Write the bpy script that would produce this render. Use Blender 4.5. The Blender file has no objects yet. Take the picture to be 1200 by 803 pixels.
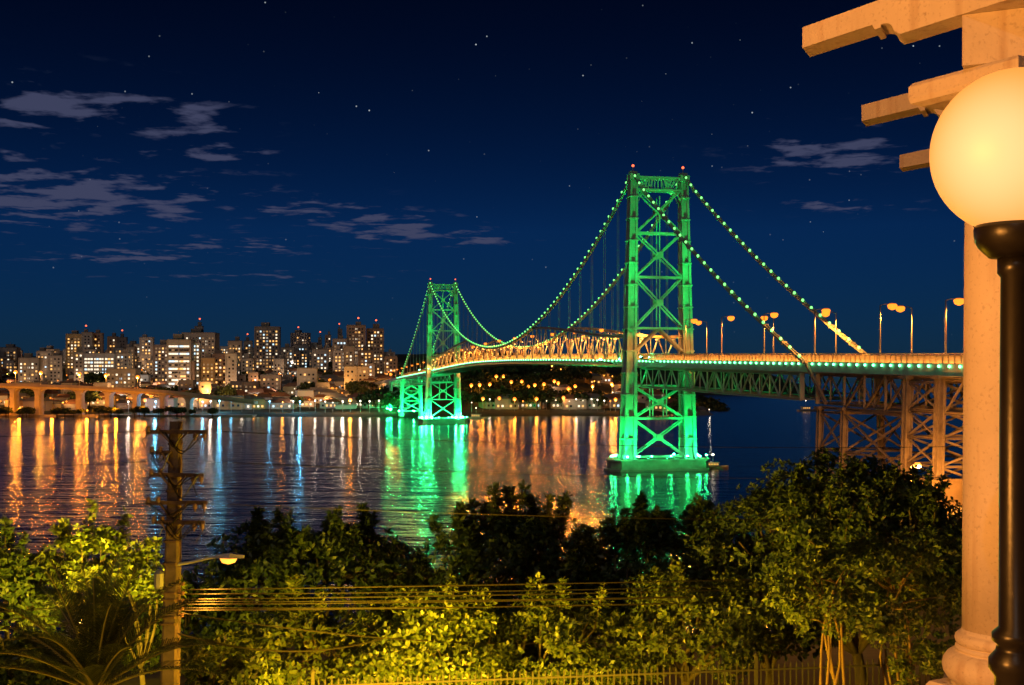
import bpy, math, random
import numpy as np
from mathutils import Vector, Matrix

random.seed(7)
RNG = np.random.default_rng(11)
SC = bpy.context.scene
COL = SC.collection
R = math.radians

# ------------------------------------------------------------------ camera
F = 1418.0            # focal length in pixels of the 1200 px wide photograph
HZ = 448.0            # row of the horizon
CAMZ = 22.0           # eye height above the water
cam_d = bpy.data.cameras.new('camera')
cam = bpy.data.objects.new('camera', cam_d)
COL.objects.link(cam)
cam.location = (0, 0, CAMZ)
cam.rotation_euler = (R(90), 0, 0)
cam_d.sensor_width = 36
cam_d.lens = 36 * F / 1200
cam_d.shift_y = (HZ - 401.5) / 1200
cam_d.clip_start = 0.1
cam_d.clip_end = 30000
SC.camera = cam
SC.render.resolution_x = 1024
SC.render.resolution_y = 685

# ------------------------------------------------------------------ sky, night fill, exposure
SC.view_settings.view_transform = 'Standard'
SC.view_settings.look = 'None'
SC.view_settings.exposure = 0
SC.view_settings.gamma = 1
SC.cycles.use_denoising = True
SC.cycles.max_bounces = 5
SC.cycles.diffuse_bounces = 2
SC.cycles.glossy_bounces = 3
SC.cycles.transmission_bounces = 4
SC.cycles.transparent_max_bounces = 4
SC.cycles.sample_clamp_indirect = 4
SC.cycles.caustics_reflective = False
SC.cycles.caustics_refractive = False
SC.cycles.use_light_tree = True

FILL_EL, FILL_AZ = R(38), R(215)       # behind the camera, to the left
world = bpy.data.worlds.new('World')
SC.world = world
world.use_nodes = True
WN, WL = world.node_tree.nodes, world.node_tree.links
WN.clear()


def wn(kind, **kw):
    n = WN.new(kind)
    for k, v in kw.items():
        setattr(n, k, v)
    return n


def wmath(op, a, b=None, c=None, clamp=False):
    n = WN.new('ShaderNodeMath')
    n.operation = op
    n.use_clamp = clamp
    for i, v in enumerate((a, b, c)):
        if v is None:
            continue
        if isinstance(v, (int, float)):
            n.inputs[i].default_value = v
        else:
            WL.new(v, n.inputs[i])
    return n.outputs[0]


def build_world():
    out = wn('ShaderNodeOutputWorld')
    bg = wn('ShaderNodeBackground')
    WL.new(bg.outputs[0], out.inputs[0])
    sky = wn('ShaderNodeTexSky', sky_type='NISHITA', sun_disc=False)
    sky.sun_elevation = R(9)
    sky.sun_rotation = R(180)
    sky.air_density = 1.0
    sky.dust_density = 0.0
    sky.ozone_density = 8.0
    tint = wn('ShaderNodeMixRGB', blend_type='MULTIPLY')
    tint.inputs[0].default_value = 1
    tint.inputs[2].default_value = SKY_TINT
    WL.new(sky.outputs[0], tint.inputs[1])
    tc = wn('ShaderNodeTexCoord')
    sep = wn('ShaderNodeSeparateXYZ')
    WL.new(tc.outputs['Generated'], sep.inputs[0])
    x, y, z = sep.outputs
    ay = wmath('MAXIMUM', wmath('ABSOLUTE', y), 0.02)
    u = wmath('DIVIDE', x, ay)
    v = wmath('DIVIDE', z, ay)
    zz = wmath('ADD', wmath('MAXIMUM', z, 0.0), 0.03)
    px = wmath('DIVIDE', x, zz)
    py = wmath('DIVIDE', y, zz)
    comb = wn('ShaderNodeCombineXYZ')
    WL.new(px, comb.inputs[0]); WL.new(py, comb.inputs[1])
    n1 = wn('ShaderNodeTexNoise')
    n1.inputs['Scale'].default_value = 4.6
    n1.inputs['Detail'].default_value = 4
    n1.inputs['Roughness'].default_value = 0.55
    n1.inputs['Distortion'].default_value = 0.2
    WL.new(comb.outputs[0], n1.inputs['Vector'])
    # banks of cloud: directions (tangent of azimuth, tangent of elevation), half widths, weight
    banks = [(60, 122, 130, 30, .95), (215, 142, 65, 20, 1.0), (262, 180, 55, 14, .85), (70, 232, 190, 34, 1.1),
             (165, 180, 60, 12, .6), (360, 244, 70, 16, .8), (455, 266, 75, 18, 1.0), (545, 278, 60, 9, .9),
             (150, 300, 110, 9, .85), (270, 288, 120, 14, .6), (300, 325, 190, 8, .42),
             (965, 182, 85, 22, 1.05), (915, 140, 26, 8, .7), (1030, 165, 60, 14, .8), (990, 240, 90, 9, .6),
             (-160, 200, 190, 70, .9), (1330, 190, 130, 50, .8)]
    tot = None
    for (bx, by, rx, ry, w) in banks:
        a = wmath('MULTIPLY', wmath('SUBTRACT', u, (bx - 600) / F), F / rx)
        b = wmath('MULTIPLY', wmath('SUBTRACT', v, (HZ - by) / F), F / ry)
        d = wmath('ADD', wmath('MULTIPLY', a, a), wmath('MULTIPLY', b, b))
        g = wmath('MULTIPLY', wmath('EXPONENT', wmath('MULTIPLY', d, -1.0)), w)
        tot = g if tot is None else wmath('MAXIMUM', tot, g)
    # noise carves the banks into puffs
    n2 = wn('ShaderNodeTexNoise')
    n2.inputs['Scale'].default_value = 21
    n2.inputs['Detail'].default_value = 4
    n2.inputs['Roughness'].default_value = 0.6
    WL.new(comb.outputs[0], n2.inputs['Vector'])
    mask = wmath('ADD', wmath('MULTIPLY', tot, 0.42), wmath('MULTIPLY', n1.outputs[0], 1.9))
    mask = wmath('ADD', mask, wmath('MULTIPLY', n2.outputs[0], 0.30))
    mr = wn('ShaderNodeMapRange', interpolation_type='SMOOTHSTEP')
    mr.inputs[1].default_value = 1.31
    mr.inputs[2].default_value = 1.60
    WL.new(mask, mr.inputs[0])
    alpha = wmath('MULTIPLY', mr.outputs[0], wmath('MINIMUM', wmath('MULTIPLY', tot, 2.2), 1.0))
    alpha = wmath('MULTIPLY', alpha, 0.92)
    # stars
    vo = wn('ShaderNodeTexVoronoi')
    vo.inputs['Scale'].default_value = 105
    WL.new(tc.outputs['Generated'], vo.inputs['Vector'])
    sc_ = wn('ShaderNodeSeparateColor')
    WL.new(vo.outputs['Color'], sc_.inputs[0])
    disc = wmath('LESS_THAN', vo.outputs['Distance'], 0.062)
    mag = wmath('POWER', sc_.outputs[0], 5.0)
    star = wmath('MULTIPLY', disc, wmath('MULTIPLY', mag, 0.55))
    up = wn('ShaderNodeMapRange')
    up.inputs[1].default_value = 0.02
    up.inputs[2].default_value = 0.24
    WL.new(z, up.inputs[0])
    star = wmath('MULTIPLY', star, up.outputs[0])
    addst = wn('ShaderNodeMixRGB', blend_type='ADD')
    addst.inputs[0].default_value = 1
    starc = wn('ShaderNodeCombineColor')
    WL.new(wmath('MULTIPLY', star, 0.85), starc.inputs[0])
    WL.new(wmath('MULTIPLY', star, 0.95), starc.inputs[1])
    WL.new(star, starc.inputs[2])
    # sky strength
    sk = wn('ShaderNodeMixRGB', blend_type='MULTIPLY')
    sk.inputs[0].default_value = 1
    sk.inputs[2].default_value = (SKY_STR, SKY_STR, SKY_STR, 1)
    # night: the air is dark overhead and glows a little towards the lit horizon
    fall = wmath('EXPONENT', wmath('MULTIPLY', wmath('MAXIMUM', z, 0.0), -10.0))
    fall = wmath('MINIMUM', wmath('MULTIPLY_ADD', fall, 0.6, 0.010), 0.185)
    dk = wn('ShaderNodeVectorMath', operation='SCALE')
    WL.new(tint.outputs[0], dk.inputs[0])
    WL.new(fall, dk.inputs['Scale'])
    WL.new(dk.outputs[0], sk.inputs[1])
    WL.new(sk.outputs[0], addst.inputs[1])
    WL.new(starc.outputs[0], addst.inputs[2])
    cl = wn('ShaderNodeMixRGB', blend_type='MIX')
    WL.new(alpha, cl.inputs[0])
    WL.new(addst.outputs[0], cl.inputs[1])
    cl.inputs[2].default_value = (0.050, 0.057, 0.115, 1)
    WL.new(cl.outputs[0], bg.inputs['Color'])
    bg.inputs['Strength'].default_value = 1.0


SKY_TINT = (0.26, 0.56, 1.0, 1)
SKY_STR = 0.075
build_world()

sun_d = bpy.data.lights.new('night_fill', 'SUN')  # added fill to lift the far facades, standing in for city glow
sun_d.energy = 0.16
sun_d.angle = R(0.6)
sun_d.color = (1.0, 0.9, 0.82)
sun = bpy.data.objects.new('night_fill', sun_d)
COL.objects.link(sun)
# rays travel forward (+y), slightly to the right, and down
sun.rotation_euler = Vector((0.35, 0.72, -0.6)).to_track_quat('-Z', 'Y').to_euler()

# ------------------------------------------------------------------ helpers
def P(px, py, depth):
    """point at a given depth in front of the viewer"""
    return Vector(((px - 600) / F * depth, depth, CAMZ + (HZ - py) / F * depth))


MATS = {}


def mat(name, base, rough=0.6, metal=0.0, var=0.0, scale=2.0, bump=0.0, spec=None, island=0.0, transl=0.0):
    if name in MATS:
        return MATS[name]
    m = bpy.data.materials.new(name)
    m.use_nodes = True
    n, l = m.node_tree.nodes, m.node_tree.links
    b = n['Principled BSDF']
    b.inputs['Base Color'].default_value = (*base, 1)
    b.inputs['Roughness'].default_value = rough
    b.inputs['Metallic'].default_value = metal
    if spec is not None:
        b.inputs['Specular IOR Level'].default_value = spec
    colour = None
    if var or bump:
        tc = n.new('ShaderNodeTexCoord')
        no = n.new('ShaderNodeTexNoise')
        no.inputs['Scale'].default_value = scale
        no.inputs['Detail'].default_value = 5
        no.inputs['Roughness'].default_value = 0.65
        l.new(tc.outputs['Object'], no.inputs['Vector'])
        if var:
            mr = n.new('ShaderNodeMapRange')
            mr.inputs[1].default_value = 0.3
            mr.inputs[2].default_value = 0.7
            mr.inputs[3].default_value = 1 - var
            mr.inputs[4].default_value = 1 + var * 0.6
            l.new(no.outputs[0], mr.inputs[0])
            mx = n.new('ShaderNodeMixRGB')
            mx.blend_type = 'MULTIPLY'
            mx.inputs[0].default_value = 1
            mx.inputs[1].default_value = (*base, 1)
            l.new(mr.outputs[0], mx.inputs[2])
            colour = mx.outputs[0]
        if bump:
            bp = n.new('ShaderNodeBump')
            bp.inputs['Strength'].default_value = bump
            bp.inputs['Distance'].default_value = 0.05
            l.new(no.outputs[0], bp.inputs['Height'])
            l.new(bp.outputs[0], b.inputs['Normal'])
    if island:
        g = n.new('ShaderNodeNewGeometry')
        hs = n.new('ShaderNodeHueSaturation')
        mr = n.new('ShaderNodeMapRange')
        mr.inputs[3].default_value = 1 - island
        mr.inputs[4].default_value = 1 + island
        l.new(g.outputs['Random Per Island'], mr.inputs[0])
        l.new(mr.outputs[0], hs.inputs['Value'])
        mh = n.new('ShaderNodeMapRange')
        mh.inputs[3].default_value = 0.5 + 0.03
        mh.inputs[4].default_value = 0.5 - 0.03
        l.new(g.outputs['Random Per Island'], mh.inputs[0])
        l.new(mh.outputs[0], hs.inputs['Hue'])
        if colour is not None:
            l.new(colour, hs.inputs['Color'])
        else:
            hs.inputs['Color'].default_value = (*base, 1)
        colour = hs.outputs[0]
    if colour is not None:
        l.new(colour, b.inputs['Base Color'])
    if transl:
        t = n.new('ShaderNodeBsdfTranslucent')
        if colour is not None:
            l.new(colour, t.inputs['Color'])
        else:
            t.inputs['Color'].default_value = (*base, 1)
        ms = n.new('ShaderNodeMixShader')
        ms.inputs[0].default_value = transl
        l.new(b.outputs[0], ms.inputs[1])
        l.new(t.outputs[0], ms.inputs[2])
        l.new(ms.outputs[0], n['Material Output'].inputs[0])
    MATS[name] = m
    return m


def emat(name, colour, strength, sample=True, base=(0.3, 0.3, 0.3)):
    if name in MATS:
        return MATS[name]
    m = bpy.data.materials.new(name)
    m.use_nodes = True
    b = m.node_tree.nodes['Principled BSDF']
    b.inputs['Base Color'].default_value = (*base, 1)
    b.inputs['Roughness'].default_value = 0.3
    b.inputs['Emission Color'].default_value = (*colour, 1)
    b.inputs['Emission Strength'].default_value = strength
    m.cycles.emission_sampling = 'AUTO' if sample else 'NONE'
    MATS[name] = m
    return m


def tag(o, label, cat, group=None):
    o['label'] = label
    o['category'] = cat
    if group:
        o['group'] = group
    return o


def thing(name, label, cat, loc=(0, 0, 0), group=None):
    o = bpy.data.objects.new(name, None)
    o.empty_display_size = 0.3
    COL.objects.link(o)
    o.location = loc
    return tag(o, label, cat, group)


class MB:
    """collects shapes into one mesh"""
    def __init__(s):
        s.v, s.f, s.m = [], [], []

    def add(s, vs, fs, mi=0):
        k = len(s.v)
        s.v += [tuple(v) for v in vs]
        s.f += [tuple(i + k for i in f) for f in fs]
        s.m += [mi] * len(fs)
        return s

    def box(s, c, d, rz=0.0, mi=0):
        hx, hy, hz = d[0] / 2, d[1] / 2, d[2] / 2
        ca, sa = math.cos(rz), math.sin(rz)
        vs = []
        for z in (-hz, hz):
            for (x, y) in ((-hx, -hy), (hx, -hy), (hx, hy), (-hx, hy)):
                vs.append((c[0] + x * ca - y * sa, c[1] + x * sa + y * ca, c[2] + z))
        return s.add(vs, BOXF, mi)

    def bar(s, a, b, w, h=None, mi=0):
        h = h or w
        a, b = Vector(a), Vector(b)
        d = (b - a).normalized()
        up = Vector((0, 0, 1)) if abs(d.z) < 0.95 else Vector((0, 1, 0))
        x = d.cross(up).normalized() * w / 2
        y = x.cross(d).normalized() * h / 2
        vs = [a - x - y, a + x - y, a + x + y, a - x + y, b - x - y, b + x - y, b + x + y, b - x + y]
        return s.add(vs, BOXF, mi)

    def tube(s, pts, r, n=6, mi=0, cap=True):
        pts = [Vector(p) for p in pts]
        rs = r if isinstance(r, (list, tuple)) else [r] * len(pts)
        vs, fs = [], []
        for i, p in enumerate(pts):
            d = (pts[min(i + 1, len(pts) - 1)] - pts[max(i - 1, 0)]).normalized()
            up = Vector((0, 0, 1)) if abs(d.z) < 0.9 else Vector((0, 1, 0))
            x = d.cross(up).normalized()
            y = x.cross(d).normalized()
            for k in range(n):
                t = 2 * math.pi * k / n
                vs.append(p + (x * math.cos(t) + y * math.sin(t)) * rs[i])
        for i in range(len(pts) - 1):
            for k in range(n):
                a, b = i * n + k, i * n + (k + 1) % n
                fs.append((a, b, b + n, a + n))
        if cap:
            fs.append(tuple(range(n - 1, -1, -1)))
            fs.append(tuple((len(pts) - 1) * n + k for k in range(n)))
        return s.add(vs, fs, mi)

    def lathe(s, prof, c=(0, 0, 0), n=24, mi=0):
        vs, fs = [], []
        for (r, z) in prof:
            for k in range(n):
                t = 2 * math.pi * k / n
                vs.append((c[0] + r * math.cos(t), c[1] + r * math.sin(t), c[2] + z))
        for i in range(len(prof) - 1):
            for k in range(n):
                a, b = i * n + k, i * n + (k + 1) % n
                fs.append((a, b, b + n, a + n))
        fs.append(tuple(range(n - 1, -1, -1)))
        fs.append(tuple((len(prof) - 1) * n + k for k in range(n)))
        return s.add(vs, fs, mi)

    def loft(s, rings, mi=0):
        n = len(rings[0])
        vs = [p for r in rings for p in r]
        fs = []
        for i in range(len(rings) - 1):
            for k in range(n):
                a, b = i * n + k, i * n + (k + 1) % n
                fs.append((a, b, b + n, a + n))
        fs.append(tuple(range(n - 1, -1, -1)))
        fs.append(tuple((len(rings) - 1) * n + k for k in range(n)))
        return s.add(vs, fs, mi)

    def mesh(s, name, mats, smooth=False):
        me = bpy.data.meshes.new(name)
        me.from_pydata([tuple(v) for v in s.v], [], s.f)
        mats = mats if isinstance(mats, (list, tuple)) else [mats]
        for m in mats:
            me.materials.append(m)
        if len(mats) > 1:
            me.polygons.foreach_set('material_index', s.m)
        if smooth:
            me.polygons.foreach_set('use_smooth', [True] * len(me.polygons))
        me.update()
        return me

    def build(s, name, mats, parent=None, smooth=False):
        return link(name, s.mesh(name, mats, smooth), parent)


BOXF = [(3, 2, 1, 0), (4, 5, 6, 7), (0, 1, 5, 4), (1, 2, 6, 5), (2, 3, 7, 6), (3, 0, 4, 7)]


def link(name, me, parent=None, mw=None):
    o = bpy.data.objects.new(name, me)
    COL.objects.link(o)
    if parent is not None:
        o.parent = parent
        par = PARENT_LOC(parent)
        if mw is not None:
            o.matrix_basis = Matrix.Translation(-par) @ mw
        else:
            o.location = -par
    elif mw is not None:
        o.matrix_basis = mw
    return o


def PARENT_LOC(p):
    """all parents here are only translated; sum up the chain"""
    v = Vector((0, 0, 0))
    while p is not None:
        v = v + p.location
        p = p.parent
    return v


def structure(o):
    o['kind'] = 'structure'
    return o


def stuff(o):
    o['kind'] = 'stuff'
    return o


UNIT = {}


def unit_section(m, kind='box'):
    """a member one metre long along z, 1 x 1 in section; shared by all alike members"""
    key = (m.name, kind)
    if key in UNIT:
        return UNIT[key]
    mb = MB()
    if kind == 'box':
        mb.box((0, 0, 0.5), (1, 1, 1))
    elif kind == 'channel':       # two flanges tied by a web: a rolled section
        t = 0.22
        sec = [(-.5, -.5), (.5, -.5), (.5, -.5 + t), (t / 2, -.5 + t), (t / 2, .5 - t), (.5, .5 - t), (.5, .5), (-.5, .5),
               (-.5, .5 - t), (-t / 2, .5 - t), (-t / 2, -.5 + t), (-.5, -.5 + t)]
        mb.loft([[(x, y, 0) for x, y in sec], [(x, y, 1) for x, y in sec]])
    UNIT[key] = mb.mesh('member', m)
    return UNIT[key]


def member(name, a, b, w, h, m, parent, kind='box', side=None):
    """straight member from a to b as an object that shares its mesh"""
    a, b = Vector(a), Vector(b)
    d = b - a
    L = d.length
    z = d / L
    ref = side if side is not None else (Vector((0, 0, 1)) if abs(z.z) < 0.95 else Vector((0, 1, 0)))
    x = ref.cross(z)
    if x.length < 1e-4:
        x = Vector((1, 0, 0))
    x.normalize()
    y = z.cross(x)
    mw = Matrix(((x.x * w, y.x * h, z.x * L, a.x), (x.y * w, y.y * h, z.y * L, a.y), (x.z * w, y.z * h, z.z * L, a.z), (0, 0, 0, 1)))
    return link(name, unit_section(m, kind), parent, mw)


def add_light(kind, name, loc, power, colour, parent, radius=0.1, aim=None, spot=None, blend=0.6):
    d = bpy.data.lights.new(name, kind)
    d.energy = power
    d.color = colour
    d.shadow_soft_size = radius
    if kind == 'SPOT':
        d.spot_size = spot
        d.spot_blend = blend
    o = bpy.data.objects.new(name, d)
    COL.objects.link(o)
    o.parent = parent
    o.location = Vector(loc) - (PARENT_LOC(parent) if parent else Vector((0, 0, 0)))
    if aim is not None:
        o.rotation_euler = (Vector(aim) - Vector(loc)).to_track_quat('-Z', 'Y').to_euler()
    return o


def smooth(a, b, x):
    t = np.clip((x - a) / (b - a), 0, 1)
    return t * t * (3 - 2 * t)


# ------------------------------------------------------------------ materials
M_STEEL = mat('bridge_steel_paint', (0.46, 0.48, 0.47), 0.5, 0.0, 0.25, 0.35, 0.1)
M_RUST = mat('trestle_steel', (0.36, 0.30, 0.25), 0.65, 0.0, 0.4, 0.5, 0.15)
M_CONC = mat('pier_concrete', (0.36, 0.35, 0.32), 0.85, 0, 0.35, 0.25, 0.4)
M_PARA = mat('parapet_paint', (0.62, 0.56, 0.48), 0.7, 0, 0.2, 0.8, 0.1)
M_PANEL = mat('mesh_guard_panel', (0.62, 0.54, 0.44), 0.7, 0, 0.2, 0.8, 0, None, 0, 0.55)
M_ASPH = mat('asphalt', (0.055, 0.055, 0.055), 0.85, 0, 0.3, 1.5, 0.3)
M_DARKMETAL = mat('dark_metal', (0.02, 0.02, 0.02), 0.35, 0.6)
M_GALV = mat('galvanised_metal', (0.42, 0.42, 0.42), 0.45, 0.5, 0.2, 3)
M_BULB = emat('cable_bulb', (0.20, 1.0, 0.20), 2.2)
M_EDGE = emat('deck_edge_bulb', (0.13, 1.0, 0.33), 8.0)
M_SODIUM = emat('sodium_lamp', (1.0, 0.22, 0.012), 2.3, False)
M_TRUSSLAMP = emat('truss_lamp', (1.0, 0.45, 0.09), 3.5, False)
M_RED = emat('red_beacon', (1.0, 0.12, 0.04), 3.0, False)
GREEN = (0.0, 1.0, 0.13)

# ------------------------------------------------------------------ water
WATER_ROUGH = 0.19


def build_water():
    m = bpy.data.materials.new('bay_water')
    m.use_nodes = True
    n, l = m.node_tree.nodes, m.node_tree.links
    n.remove(n['Principled BSDF'])
    gl = n.new('ShaderNodeBsdfAnisotropic')      # glossy, Beckmann: the slopes of small waves
    gl.distribution = 'BECKMANN'
    gl.inputs['Color'].default_value = (1, 1, 1, 1)
    gl.inputs['Roughness'].default_value = WATER_ROUGH
    df = n.new('ShaderNodeBsdfDiffuse')
    df.inputs['Color'].default_value = (0.002, 0.008, 0.020, 1)
    fr = n.new('ShaderNodeFresnel')
    fr.inputs['IOR'].default_value = 1.333
    mxs = n.new('ShaderNodeMixShader')
    l.new(fr.outputs[0], mxs.inputs[0]); l.new(df.outputs[0], mxs.inputs[1]); l.new(gl.outputs[0], mxs.inputs[2])
    l.new(mxs.outputs[0], n['Material Output'].inputs[0])
    tc = n.new('ShaderNodeTexCoord')
    def noise(sx, sy, scale, detail):
        mp = n.new('ShaderNodeMapping')
        mp.inputs['Scale'].default_value = (sx, sy, 1)
        l.new(tc.outputs['Object'], mp.inputs[0])
        no = n.new('ShaderNodeTexNoise')
        no.inputs['Scale'].default_value = scale
        no.inputs['Detail'].default_value = detail
        no.inputs['Roughness'].default_value = 0.55
        l.new(mp.outputs[0], no.inputs['Vector'])
        return no.outputs[0]
    a = noise(0.45, 1.0, 0.13, 2)
    c = noise(0.5, 1.0, 0.42, 3)
    mx = n.new('ShaderNodeMath'); mx.operation = 'MULTIPLY_ADD'
    l.new(c, mx.inputs[0]); mx.inputs[1].default_value = 0.55; l.new(a, mx.inputs[2])
    bp = n.new('ShaderNodeBump')
    bp.inputs['Strength'].default_value = 1.0
    bp.inputs['Distance'].default_value = 0.55
    l.new(mx.outputs[0], bp.inputs['Height'])
    l.new(bp.outputs[0], gl.inputs['Normal'])
    l.new(bp.outputs[0], df.inputs['Normal'])
    mb = MB()
    mb.add([(-14000, -200, 0), (14000, -200, 0), (14000, 20000, 0), (-14000, 20000, 0)], [(0, 1, 2, 3)])
    structure(mb.build('water', m))


build_water()

# ------------------------------------------------------------------ terrain
def near_h(X, Y):
    X, Y = np.asarray(X, float), np.asarray(Y, float)
    S = 105 + 150 * smooth(22, 52, X)
    top = np.interp(Y, [-60, 7, 9, 16, 25, 27, 34], [18.5, 18.5, 17, 11, 11, 13.6, 13.2])
    fall = np.where(Y > 34, 13.2 - (Y - 34) / np.maximum(S - 34, 1) * 13.4, top)
    bump = 0.35 * np.sin(X * .31 + 1) * np.sin(Y * .23) * smooth(34, 50, Y)
    return np.maximum(fall + bump, -4)


def far_h(X, Y):
    X, Y = np.asarray(X, float), np.asarray(Y, float)
    u = X / np.maximum(Y, 1)
    shore = 12 * np.sin(X * .013) + 7 * np.sin(X * .041 + 1)
    z = np.interp(Y - shore, [765, 785, 800, 940, 1150, 1400, 1700, 2200, 3000], [-4, 1.2, 2.2, 9, 24, 42, 58, 70, 72])
    z = z + smooth(850, 1300, Y) * (6 * np.sin(X * .011 + 2) * np.cos(Y * .006) + 3 * np.sin(X * .03 + Y * .017))
    z = z + 20 * np.exp(-((X + 5) / 95) ** 2 - ((Y - 960) / 90) ** 2)
    k = smooth(.17, .10, u)
    cut = np.where(z > 0, z * k - (1 - k) * 5, z)
    # low hills on the horizon beyond
    cut = np.maximum(cut, 78 * np.exp(-((X - 420) / 160) ** 2 - ((Y - 2600) / 300) ** 2) - 4)
    return cut


def grid(name, xs, ys, hf, m):
    X, Y = np.meshgrid(xs, ys)
    Z = hf(X, Y)
    nx, ny = len(xs), len(ys)
    vs = np.stack([X.ravel(), Y.ravel(), Z.ravel()], 1)
    fs = [(j * nx + i, j * nx + i + 1, (j + 1) * nx + i + 1, (j + 1) * nx + i) for j in range(ny - 1) for i in range(nx - 1)]
    me = bpy.data.meshes.new(name)
    me.from_pydata(vs.tolist(), [], fs)
    me.materials.append(m)
    me.polygons.foreach_set('use_smooth', [True] * len(me.polygons))
    return structure(link(name, me))


M_SOIL = mat('hillside_soil', (0.045, 0.045, 0.025), 0.95, 0, 0.5, 0.3, 0.6)
M_FARLAND = mat('far_hillside', (0.05, 0.055, 0.03), 0.95, 0, 0.6, 0.03, 0.3)
grid('ground', np.linspace(-140, 160, 61), np.concatenate([np.linspace(-60, 60, 49), np.linspace(65, 270, 42)]), near_h, M_SOIL)
grid('far_hills', np.linspace(-1500, 900, 97), np.concatenate([np.linspace(740, 1500, 77), np.linspace(1540, 3400, 40)]), far_h, M_FARLAND)

# ------------------------------------------------------------------ the suspension bridge
U = Vector((-0.2150, 0.9766, 0)).normalized()      # along the bridge, away from the viewer
V = Vector((U.y, -U.x, 0))                          # across, to the right
ORG = Vector((36.7, 304.0, 0))
SPAN = 339.5
DECK_S = [-260, -175, -133, -94, 0, 93, 180, 240, 339, 470, 620, 760]
DECK_Z = [21.5, 23.2, 24.1, 25.0, 27.1, 29.1, 30.2, 30.0, 27.8, 25.0, 21.6, 18.5]


def deck_z(s):
    # smooth (Catmull-Rom) profile through the surveyed points
    i = int(np.clip(np.searchsorted(DECK_S, s) - 1, 1, len(DECK_S) - 3))
    x0, x1, x2, x3 = DECK_S[i - 1:i + 3]
    y0, y1, y2, y3 = DECK_Z[i - 1:i + 3]
    m1, m2 = (y2 - y0) / (x2 - x0), (y3 - y1) / (x3 - x1)
    t = (s - x1) / (x2 - x1)
    h = x2 - x1
    return (2 * t**3 - 3 * t**2 + 1) * y1 + (t**3 - 2 * t**2 + t) * h * m1 + (-2 * t**3 + 3 * t**2) * y2 + (t**3 - t**2) * h * m2


def B(s, t, z):
    return ORG + U * s + V * t + Vector((0, 0, z))


CABLE_T = 6.7
TOPZ = 73.6
NP = 28
PL = SPAN / NP
HUMP = 9
S_NEAR, S_FAR = -95.0, SPAN + 120.0


def cable_z(s):
    q = (s - SPAN / 2) / (SPAN / 2)
    low = deck_z(SPAN / 2) + 5.2
    return low + (TOPZ - low) * q * q


def chord_z(s):
    """top chord of the stiffening truss: rises to the cable at the quarter points, then is the cable"""
    d = min(s, SPAN - s)
    sh = HUMP * PL
    if d >= sh:
        return cable_z(s)
    zt = deck_z(0 if s < SPAN / 2 else SPAN) + 6.4
    q = d / sh
    zh = cable_z(sh)
    return zt + (zh - zt) * (0.25 * q + 0.75 * q * q * (3 - 2 * q))


bridge = thing('suspension_bridge', 'long steel suspension bridge flooded with green light and strung with bulbs across the bay', 'bridge', tuple(ORG))


def i_section(w, d, t):
    """plan of a built-up leg: outer plates with a recessed web on the long faces"""
    a, b = w / 2, d / 2
    r = min(w, d) * 0.26
    return [(-a, -b), (-a + t, -b), (-a + t, -b + r), (a - t, -b + r), (a - t, -b), (a, -b),
            (a, -b + t), (a - r, -b + t), (a - r, b - t), (a, b - t), (a, b), (a - t, b), (a - t, b - r), (-a + t, b - r), (-a + t, b),
            (-a, b), (-a, b - t), (-a + r, b - t), (-a + r, -b + t), (-a, -b + t)]


def leg_t(z):
    return 8.0 + (6.6 - 8.0) * z / TOPZ


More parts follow.
